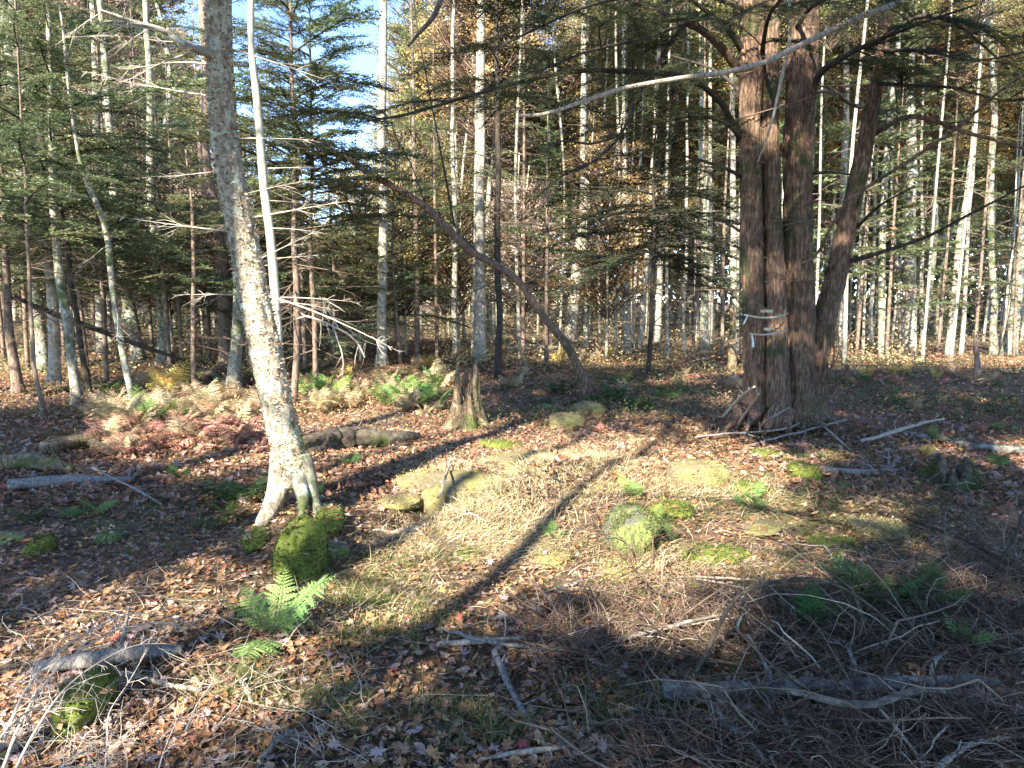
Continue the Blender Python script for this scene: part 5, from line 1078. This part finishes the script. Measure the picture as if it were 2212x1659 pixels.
twigs('brush_pile', 260, (1250, 2300), (1280, 1720), (.3, .9), .0055, .2, .4, .3)
twigs('twig_litter', 2600, (-200, 2400), (860, 1720), (.06, .4), .0022, .03, .62, .15)
twigs('twig_litter', 900, (1850, 2300), (1060, 1400), (.1, .4), .0022, .2, .5, .4)
twigs('twig_litter', 500, (0, 800), (1300, 1720), (.1, .4), .002, .12, .8, .25)

# ------------------------------------------------------------------ ferns
def frond_mesh(name, mat, seed, L=.5, pairs=15, wd=.3, lobes=6, droop=.35, curl=0.):
    r = np.random.default_rng(seed); g = Geo(); t = np.linspace(0, 1, 10); ax = np.stack([t * L * (1 - curl * .3), np.zeros(10), L * (.55 * t - droop * t ** 2.2)], 1)
    tube(g, ax, .0022 * (1.15 - t), 3, tint=.1)
    base = []; D = []; LL = []; Wd = []
    for k in range(pairs):
        u = .16 + .83 * (k + .5) / pairs; b = np.array([np.interp(u, t, ax[:, q]) for q in range(3)]); l = L * wd * (math.sin(PI * min(1, (u - .02)) ** .75) ** .8 * .95 + .05) * r.uniform(.88, 1.1)
        if u > .6: l = L * wd * max(.06, (1 - u) / .4) ** .9 * .9
        for sd in (1, -1):
            a = sd * (1.25 - .25 * u + r.normal(0, .06)); d = np.array([math.cos(a), math.sin(a), r.normal(-.15, .1) - curl * .5]); d /= np.linalg.norm(d)
            base.append(b); D.append(d); LL.append(l * 1.02); Wd.append(l * .12 + .002)
            for s in range(lobes):
                v = (s + .4) / lobes
                for s2 in (1, -1):
                    a2 = a + s2 * 1.15; base.append(b + d * l * v + np.array([0, 0, -.06 * l * v * v])); D.append(np.array([math.cos(a2), math.sin(a2), r.normal(-.05, .15)])); LL.append(max(.003, l * .2 * (1.05 - v * .8))); Wd.append(max(.003, l * .115))
    N = len(base); cards(g, np.array(base), np.array(D), np.array(LL), np.array(Wd), np.array([[0, 0, 1.]]) + r.normal(0, .15 + curl, (N, 3)), np.clip(r.normal(.5, .25, N), 0, 1))
    return g.mesh(name, mat)
FM = {k: [frond_mesh('frond', M[k], 700 + 10 * q + s, curl=c, droop=dr) for s in range(3)] for q, (k, c, dr) in enumerate([('fern_bright', 0, .3), ('fern_green', 0, .35), ('fern_dark', 0, .4), ('fern_straw', .25, .35), ('fern_yellow', .1, .2), ('fern_rust', .7, .55)])}
FC = dict(fern_green='green', fern_dark='dark green', fern_straw='straw coloured', fern_yellow='yellow', fern_rust='rusty brown')
def fern(px, py, hpx, kind, label, n=6, seed=0, group=None, up=.5, az0=None, spread=None):
    r = np.random.default_rng(seed); b = G(px, py); hw = hpx * SC / FPX * b[1]; root = thing('fern', b, label, 'fern', group)
    for k in range(n):
        az = (k + r.uniform(-.3, .3)) * 2 * PI / n if az0 is None else az0 + r.normal(0, spread)
        bough_obj(root, FM[kind][r.integers(3)], (0, 0, -.005), az, up + r.normal(0, .18), hw / .28 * r.uniform(.65, 1.1) * .5, 'frond', r.normal(0, .3))
fern(588, 1378, 225, 'fern_bright', 'bright green fern with upright fronds standing alone in the left foreground', 7, 1, up=.5)
fern(1900, 1325, 180, 'fern_dark', 'broad dark green fern in the shade at the lower right', 8, 2, up=.6)
fern(530, 1090, 150, 'fern_dark', 'large dark green fern against the left side of the birch', 8, 3, up=.35)
fern(505, 1130, 90, 'fern_dark', 'lower dark fern in front of the large one beside the birch', 6, 4, up=.2)
fern(200, 1110, 100, 'fern_green', 'green fern with sunlit tips in the left middle ground', 6, 5, up=.3)
fern(1415, 1135, 80, 'fern_green', 'green fern growing beside the domed stone', 6, 6)
fern(1195, 1165, 60, 'fern_green', 'small green fern below the dark bare twigs', 5, 7)
fern(350, 872, 130, 'fern_yellow', 'tall golden fern glowing behind the straw coloured fronds', 5, 8, up=1.0)
fern(385, 880, 100, 'fern_rust', 'orange brown fern right beside the tall golden one', 6, 9, up=.6)
fern(1630, 1080, 60, 'fern_green', 'green fern in the sun right of the rounded boulder', 6, 10)
fern(1840, 1065, 50, 'fern_green', 'little green fern in front of the light log', 5, 11)
fern(2150, 1010, 60, 'fern_green', 'green fern right of the hollow stump', 5, 12)
fern(2000, 985, 50, 'fern_yellow', 'curled yellow fern on top of the hollow stump', 5, 13)
fern(1740, 1370, 160, 'fern_dark', 'dark fern left of the broad one in the brush', 6, 14, up=.7)
fern(2000, 1330, 170, 'fern_dark', 'dark fern touching the right of the broad one in the brush', 6, 24, up=.6)
fern(1800, 1240, 70, 'fern_green', 'lighter fern behind the arching grey bough', 5, 25, up=.3)
fern(2075, 1400, 110, 'fern_green', 'green fern in the lower right among pale leaves', 6, 15)
fern(30, 1465, 60, 'fern_straw', 'straw coloured fern at the left edge by the grey wood', 5, 16)
fern(60, 1130, 80, 'fern_dark', 'dim fern at the far left of the clearing', 6, 17)
fern(1365, 1075, 70, 'fern_green', 'bright green fern tip above the domed stone', 5, 18)
fern(1440, 1170, 70, 'fern_dark', 'shadowed fern right of the domed stone', 5, 19)
fern(2170, 1140, 70, 'fern_rust', 'brown fern in the dead bush at the right', 5, 20)
r = np.random.default_rng(77)
for q in range(34):
    x = 645 + 300 * r.random(); y = 838 + 60 * r.random(); k = 'fern_green' if r.random() < .75 and y < 885 else 'fern_straw'
    fern(x, y, r.uniform(60, 90), k, f'{"green" if k == "fern_green" else "straw coloured"} fern in the sunny patch between the birch and the rotten stump', 5, 100 + q, ('green' if k == 'fern_green' else 'straw') + ' ferns between birch and stump', r.uniform(.3, .9))
for q in range(95):
    x = 222 + 360 * r.random(); y = 885 + 95 * r.random() + (x < 300) * 10; k = 'fern_rust' if (y > 935 and r.random() < .85) or r.random() < .2 else ('fern_straw' if r.random() < .93 else 'fern_green')
    fern(x, y, r.uniform(75, 120), k, FC[k] + ' fern in the dense bank left of the birch', 5, 200 + q, FC[k] + ' ferns in the bank left of the birch', r.uniform(.3, .9))
for q in range(120):
    x = 1060 + 420 * r.random() if q < 16 else r.uniform(-20, 2240); y = r.uniform(838, 890) if q < 16 else 815 + 320 * r.random() ** 1.8
    if 880 < x < 1560 and y > 950: continue
    k = ['fern_dark', 'fern_rust', 'fern_green', 'fern_rust', 'fern_straw'][r.integers(5)] if q >= 16 else 'fern_dark'
    fern(x, y, r.uniform(35, 60), k, 'scattered ' + FC[k] + ' fern on the shaded floor', 5, 300 + q, 'scattered ' + FC[k] + ' ferns', r.uniform(.1, .6))
for q in range(95):
    x = r.uniform(0, 2212); y = r.uniform(768, 835); k = ['fern_rust', 'fern_yellow', 'fern_straw', 'fern_rust'][r.integers(4)]
    fern(x, y, r.uniform(30, 50), k, 'distant ' + FC[k] + ' fern between the trunks', 5, 400 + q, 'distant ' + FC[k] + ' ferns', r.uniform(.2, .8))

# ------------------------------------------------------------------ leaf litter
# low rusty and green plants on the middle floor
n = 60000; y = 8.6 + 11 * r.random(n) ** 1.1; x = r.uniform(-.88, .88, n) * y; den = fbm(np.stack([x * .7, y * .7, x * 0], 1), 3, 131); kk = (den > -.05) | (r.random(n) < .12); x = x[kk]; y = y[kk]; den = den[kk]; N = len(x); g = Geo()
col = fbm(np.stack([x * .5, y * .5, x * 0], 1), 2, 151); tt = np.clip(.42 + col * 1.8 + r.normal(0, .15, N), 0, 1)
cards(g, np.stack([x, y, H(x, y) + .01 + np.abs(r.normal(0, .07, N)) * (1 + 2 * den)], 1), r.normal(0, 1, (N, 3)) * [1, 1, .7], r.uniform(.02, .07, N), r.uniform(.01, .03, N), np.stack([r.normal(0, .6, N), r.normal(0, .6, N), np.ones(N)], 1), tt)
M['lowp'] = mat_leaf('low_plants', [(0, (.05, .09, .03)), (.3, (.13, .18, .06)), (.5, (.3, .22, .1)), (.75, (.45, .26, .14)), (1, (.55, .42, .2))], .35)
link('low_plants', g.mesh('low_plants', M['lowp'], False), kind='stuff')
def scatter(n, d0, d1, pw):
    d = d0 + (d1 - d0) * r.random(n) ** pw; x = r.uniform(-.86, .86, n) * (d + .6); return x, d
def surf_frames(x, y, tilt):
    N = len(x); yaw = r.uniform(0, 2 * PI, N); return rotmats(yaw, np.abs(r.normal(0, tilt, N)), r.uniform(0, 2 * PI, N))
# curled scraps
tv = np.array([[-.5, 0, .12], [-.2, -.24, 0], [.15, -.26, .0], [.5, 0, .16], [.15, .26, .0], [-.2, .24, 0], [-.15, 0, -.06], [.15, 0, -.05]]); tq = [[1, 2, 7, 6], [6, 7, 4, 5]]; tt = [[0, 1, 6], [0, 6, 5], [3, 7, 2], [3, 4, 7]]
def litter(name, n, d0, d1, pw, s0, s1, tilt, hgt, hue=0.):
    x, y = scatter(n, d0, d1, pw); px_, py_ = project(x, y, x * 0); kb = ~((px_ > 1350) & (py_ > 1330) & (r.random(n) < .3)); x = x[kb]; y = y[kb]; N = len(x); s = s0 + (s1 - s0) * r.random(N) ** 1.7 * 1.25
    c = fbm(np.stack([x * .9, y * .9, x * 0], 1), 3, 71)
    tnt = np.clip(r.beta(1.6, 1.6, N) * .86 + c * .25 + hue, 0, .88); u = r.random(N); tnt = np.where(u < .07, r.uniform(.87, .93, N), tnt); tnt = np.where(u < .02, r.uniform(.94, .97, N), tnt); tnt = np.where(u > .985, 1., tnt)
    g = Geo(); curl = r.normal(0, .35, N)[:, None] * (np.array(tv)[:, 1] ** 2 * 4)[None] + r.normal(0, .25, N)[:, None] * (np.array(tv)[:, 0] ** 2 * 2)[None]
    stamp(g, tv * np.array([1, 1, 1]), tq, tt, np.stack([x, y, H(x, y) + .004 + r.random(N) * hgt], 1), surf_frames(x, y, tilt), s, tnt, 0, curl)
    return link(name, g.mesh(name, M['litter'], False), kind='stuff')
litter('leaf_litter', 52000, 1.6, 9., 1.5, .018, .05, .45, .02)
litter('leaf_litter', 52000, 5., 24., 1.15, .035, .09, .55, .04)
x, y = scatter(70000, 1.7, 12, 1.35); N = len(x); az_ = r.uniform(0, 2 * PI, N); g = Geo(); s_ = .8 + y * .1
cards(g, np.stack([x, y, H(x, y) + .012 + r.random(N) * .02], 1), np.stack([np.cos(az_), np.sin(az_), r.normal(0, .25, N)], 1), r.uniform(.012, .05, N) * s_, r.uniform(.0012, .003, N) * s_, np.stack([r.normal(0, .5, N), r.normal(0, .5, N), np.ones(N)], 1), np.clip(r.beta(1.5, 1.3, N), 0, .8))
link('leaf_litter', g.mesh('needle_litter', M['litter'], False), kind='stuff')
# maple leaves
ang = np.array([0, 20, 42, 62, 88, 112, 140, 165, 180]) ; rad_ = np.array([.95, .45, .85, .42, .7, .32, .42, .25, .12])
out = [(rr_ * math.cos(math.radians(a_)), rr_ * math.sin(math.radians(a_))) for a_, rr_ in zip(ang, rad_)] + [(rr_ * math.cos(math.radians(a_)), -rr_ * math.sin(math.radians(a_))) for a_, rr_ in list(zip(ang, rad_))[-2:0:-1]]
mv = np.array([[0, 0, 0]] + [[a_, b_, .12 * (abs(b_) + .4 * a_ * a_)] for a_, b_ in out]); k = len(out); mt_ = [[0, i + 1, (i + 1) % k + 1] for i in range(k)]
def maple(n, d0, d1, pw, s0, s1, tilt, hgt):
    x, y = scatter(n, d0, d1, pw); N = len(x); u = r.random(N)
    tnt = np.where(u < .45, r.uniform(.62, .86, N), np.where(u < .75, r.uniform(.25, .6, N), np.where(u < .93, r.uniform(.88, .93, N), r.uniform(.94, 1, N))))
    g = Geo(); cv = r.normal(0, .5, N)[:, None] * (mv[:, 1] ** 2)[None] + r.normal(0, .4, N)[:, None] * (mv[:, 0] * np.abs(mv[:, 0]))[None]
    stamp(g, mv, None, mt_, np.stack([x, y, H(x, y) + .012 + r.random(N) * hgt], 1), surf_frames(x, y, tilt), r.uniform(s0, s1, N), tnt, 0, cv); return g
link('leaf_litter', maple(2600, 1.7, 10, 1.4, .014, .045, .4, .03).mesh('maple_leaves', M['litter'], False), kind='stuff')
# the biggest loose maple leaves, each its own
LF = {}
for nm, tn, lab in [('pale', .8, 'pale mauve maple leaf lying underside up in the foreground litter'), ('tan', .62, 'tan maple leaf curled on the foreground litter'), ('orange', .9, 'orange maple leaf on the foreground litter'), ('red', .955, 'deep red maple leaf on the foreground litter'), ('yellow', 1., 'yellow leaf on the foreground litter')]:
    LF[nm] = []
    for q in range(3):
        g = Geo(); v = mv.copy(); v[:, 2] += r.normal(0, .4) * v[:, 1] ** 2 + r.normal(0, .3) * v[:, 0] * np.abs(v[:, 0]) + r.normal(0, .05, len(v)); g.add(v, None, mt_, tn)
        st = np.array([[-.1, 0, .0], [-.4, .03, .02], [-.75, .1, .06]]); tube(g, st, [.012, .01, .006], 3, tint=tn * .6); LF[nm].append((g.mesh('maple_leaf', M['litter'], False), lab))
def big_leaf(px, py, nm, s, label=None, tilt=.35):
    me, lab = LF[nm][r.integers(3)]; a = G(px, py); R = rotmats(np.array([r.uniform(0, 6.28)]), np.array([abs(r.normal(0, tilt))]), np.array([r.uniform(0, 6.28)]))[0]
    mw = Matrix.Translation((a[0], a[1], a[2] + .03)) @ Matrix(R.T.tolist()).to_4x4() @ Matrix.Scale(s, 4)
    link('maple_leaf', me, None, mw, None, label or lab, 'leaf', None if label else nm + ' leaves on the foreground litter')
for q in range(210):
    py = 1180 + 480 * r.random() ** .8; px = r.uniform(0, 2212); big_leaf(px, py, ['pale', 'pale', 'tan', 'tan', 'orange', 'red', 'pale'][r.integers(7)], r.uniform(.03, .05))
big_leaf(512, 1088, 'yellow', .05, 'single golden yellow leaf left of the birch roots'); big_leaf(1362, 1548, 'yellow', .045, 'round yellow leaf above the bottom edge in green grass')
big_leaf(1250, 1418, 'red', .055, 'red pointed leaf under the long lichen grey branch'); big_leaf(500, 1475, 'red', .06, 'large dull red leaf beside the tan stick'); big_leaf(1130, 1620, 'red', .05, 'dark red leaf next to the peeled yellowish stick')
big_leaf(2060, 1385, 'pale', .06, 'big whitish leaf at lower right'); big_leaf(1840, 1650, 'pale', .06, 'whitish leaf on the bottom edge among brush'); big_leaf(740, 1185, 'pale', .05, 'grey lilac leaf right of the mossy hummock')

# ------------------------------------------------------------------ grass: green tufts and combed dry blades
def blades(g, x, y, L, az, el, bend, w, tnt, K=5, z0=0.):
    N = len(x); s = np.linspace(0, 1, K); pos = [np.stack([x, y, H(x, y) + z0], 1)]
    e = el.copy()
    for k in range(K - 1):
        d = np.stack([np.cos(az) * np.cos(e), np.sin(az) * np.cos(e), np.sin(e)], 1); pos.append(pos[-1] + d * (L / (K - 1))[:, None]); e = e - bend / (K - 1)
    q = np.stack(pos, 1); gz = H(q[:, :, 0], q[:, :, 1]); q[:, :, 2] = np.maximum(q[:, :, 2], gz + .006)
    sd = np.stack([-np.sin(az), np.cos(az), r.normal(0, .4, N)], 1); wk = np.array([1, 1, .8, .5, .08])[:K] * .5
    V = np.stack([q + sd[:, None] * w[:, None, None] * wk[None, :, None], q - sd[:, None] * w[:, None, None] * wk[None, :, None]], 2).reshape(-1, 3)
    b = (np.arange(N) * K * 2)[:, None]; i = (np.arange(K - 1) * 2)[None]; g.add(V, np.stack([b + i, b + i + 1, b + i + 3, b + i + 2], -1).reshape(-1, 4), None, np.repeat(tnt, K * 2))
def in_px(n, regions):
    X = []; Y = []
    for (px, py, wx, wy, f) in regions:
        m = int(n * f); a = px + r.normal(0, .5, m) * wx; b = np.maximum(py + r.normal(0, .5, m) * wy, 790); d = np.array([ray(p_, q_) for p_, q_ in zip(a, b)]); t = CAMZ / -d[:, 2]; X.append(d[:, 0] * t); Y.append(d[:, 1] * t)
    return np.concatenate(X), np.concatenate(Y)
x, y = in_px(1, [(1180, 1040, 200, 90, 6500), (1060, 1090, 170, 70, 4200), (1250, 1010, 160, 50, 2600), (1330, 1080, 180, 60, 2600), (950, 1165, 200, 60, 2200), (820, 1290, 200, 80, 900), (1080, 1190, 200, 50, 3000), (1500, 1090, 150, 50, 1600), (800, 905, 170, 40, 2200), (1400, 920, 300, 60, 2500), (1600, 1120, 150, 60, 1200), (450, 960, 200, 50, 1500), (930, 1020, 120, 60, 1500), (1450, 1240, 200, 40, 1500)])
N = len(x); g = Geo(); az = math.radians(20) + .9 * fbm(np.stack([x * .8, y * .8, x * 0], 1), 2, 5) * PI + r.normal(0, .9, N)
blades(g, x, y, r.uniform(.04, .17, N), az, np.abs(r.normal(.3, .3, N)), r.uniform(.4, 1.4, N), r.uniform(.0018, .004, N), np.clip(r.normal(.78, .17, N), .3, 1), z0=.012)
link('dry_grass', g.mesh('dry_grass', M['grass'], False), kind='stuff')
regs = [(830, 1400, 60, 40), (900, 1340, 60, 40), (780, 1290, 60, 30), (1300, 1100, 60, 30), (1430, 1600 - 20, 90, 50), (1360, 1540, 70, 40), (1700, 1100, 160, 40), (1600, 1150, 200, 50), (1750, 1180, 220, 60), (1620, 1060, 100, 30), (1700, 1010, 120, 20), (1560, 1270, 150, 50), (1850, 1420, 150, 50), (1230, 870, 140, 20), (1130, 870, 60, 20), (1400, 870, 160, 20), (1010, 1120, 60, 20), (1290, 1040, 60, 20), (700, 1560, 60, 30), (520, 1520, 50, 20), (1000, 1590, 80, 30), (760, 1330, 40, 20), (1980, 1180, 120, 50), (1850, 900, 250, 40), (2100, 880, 150, 40), (330, 1150, 100, 40), (1450, 990, 80, 20), (1780, 990, 60, 15), (860, 1230, 80, 20), (60, 940, 80, 30), (1650, 1330, 200, 60), (1950, 1350, 200, 60), (1700, 1430, 200, 40), (2100, 1100, 150, 50), (1550, 1400, 120, 40), (1300, 1330, 80, 30), (1700, 1130, 200, 60), (1500, 1140, 100, 30), (1900, 1030, 200, 50)]
x, y = in_px(1, [(a, b, c * 1.8, d * 1.6, 480) for a, b, c, d in regs]); m = r.integers(0, 14, len(x)); x = x + .0; 
# gather into tufts
cx = x[::16].repeat(16)[:len(x)]; cy = y[::16].repeat(16)[:len(y)]; x = cx + r.normal(0, .02, len(cx)); y = cy + r.normal(0, .02, len(cy)); N = len(x)
g = Geo(); blades(g, x, y, r.uniform(.05, .16, N), r.uniform(0, 2 * PI, N), r.normal(.95, .35, N), r.uniform(.6, 2.4, N), r.uniform(.0015, .0035, N), np.clip(r.normal(.3, .18, N), 0, .8))
link('green_grass', g.mesh('green_grass', M['grass'], False), kind='stuff')
# scattered small green plants and moss on the floor
x, y = scatter(70000, 2, 17, 1.0); cden = fbm(np.stack([x * .8, y * .8, x * 0], 1), 3, 91); kk = cden > -.02; x = x[kk]; y = y[kk]; N = len(x); g = Geo()
cards(g, np.stack([x, y, H(x, y) + .005 + r.random(N) * .03], 1), r.normal(0, 1, (N, 3)) * [1, 1, .5], r.uniform(.012, .032, N) * (.7 + y * .07), r.uniform(.006, .017, N) * (.7 + y * .07), np.stack([r.normal(0, .4, N), r.normal(0, .4, N), np.ones(N)], 1), np.clip(r.normal(.25, .15, N), 0, .55))
link('ground_plants', g.mesh('ground_plants', M['grass'], False), kind='stuff')
print('tris', sum(len(m.loops) - 2 * len(m.polygons) for m in bpy.data.meshes))
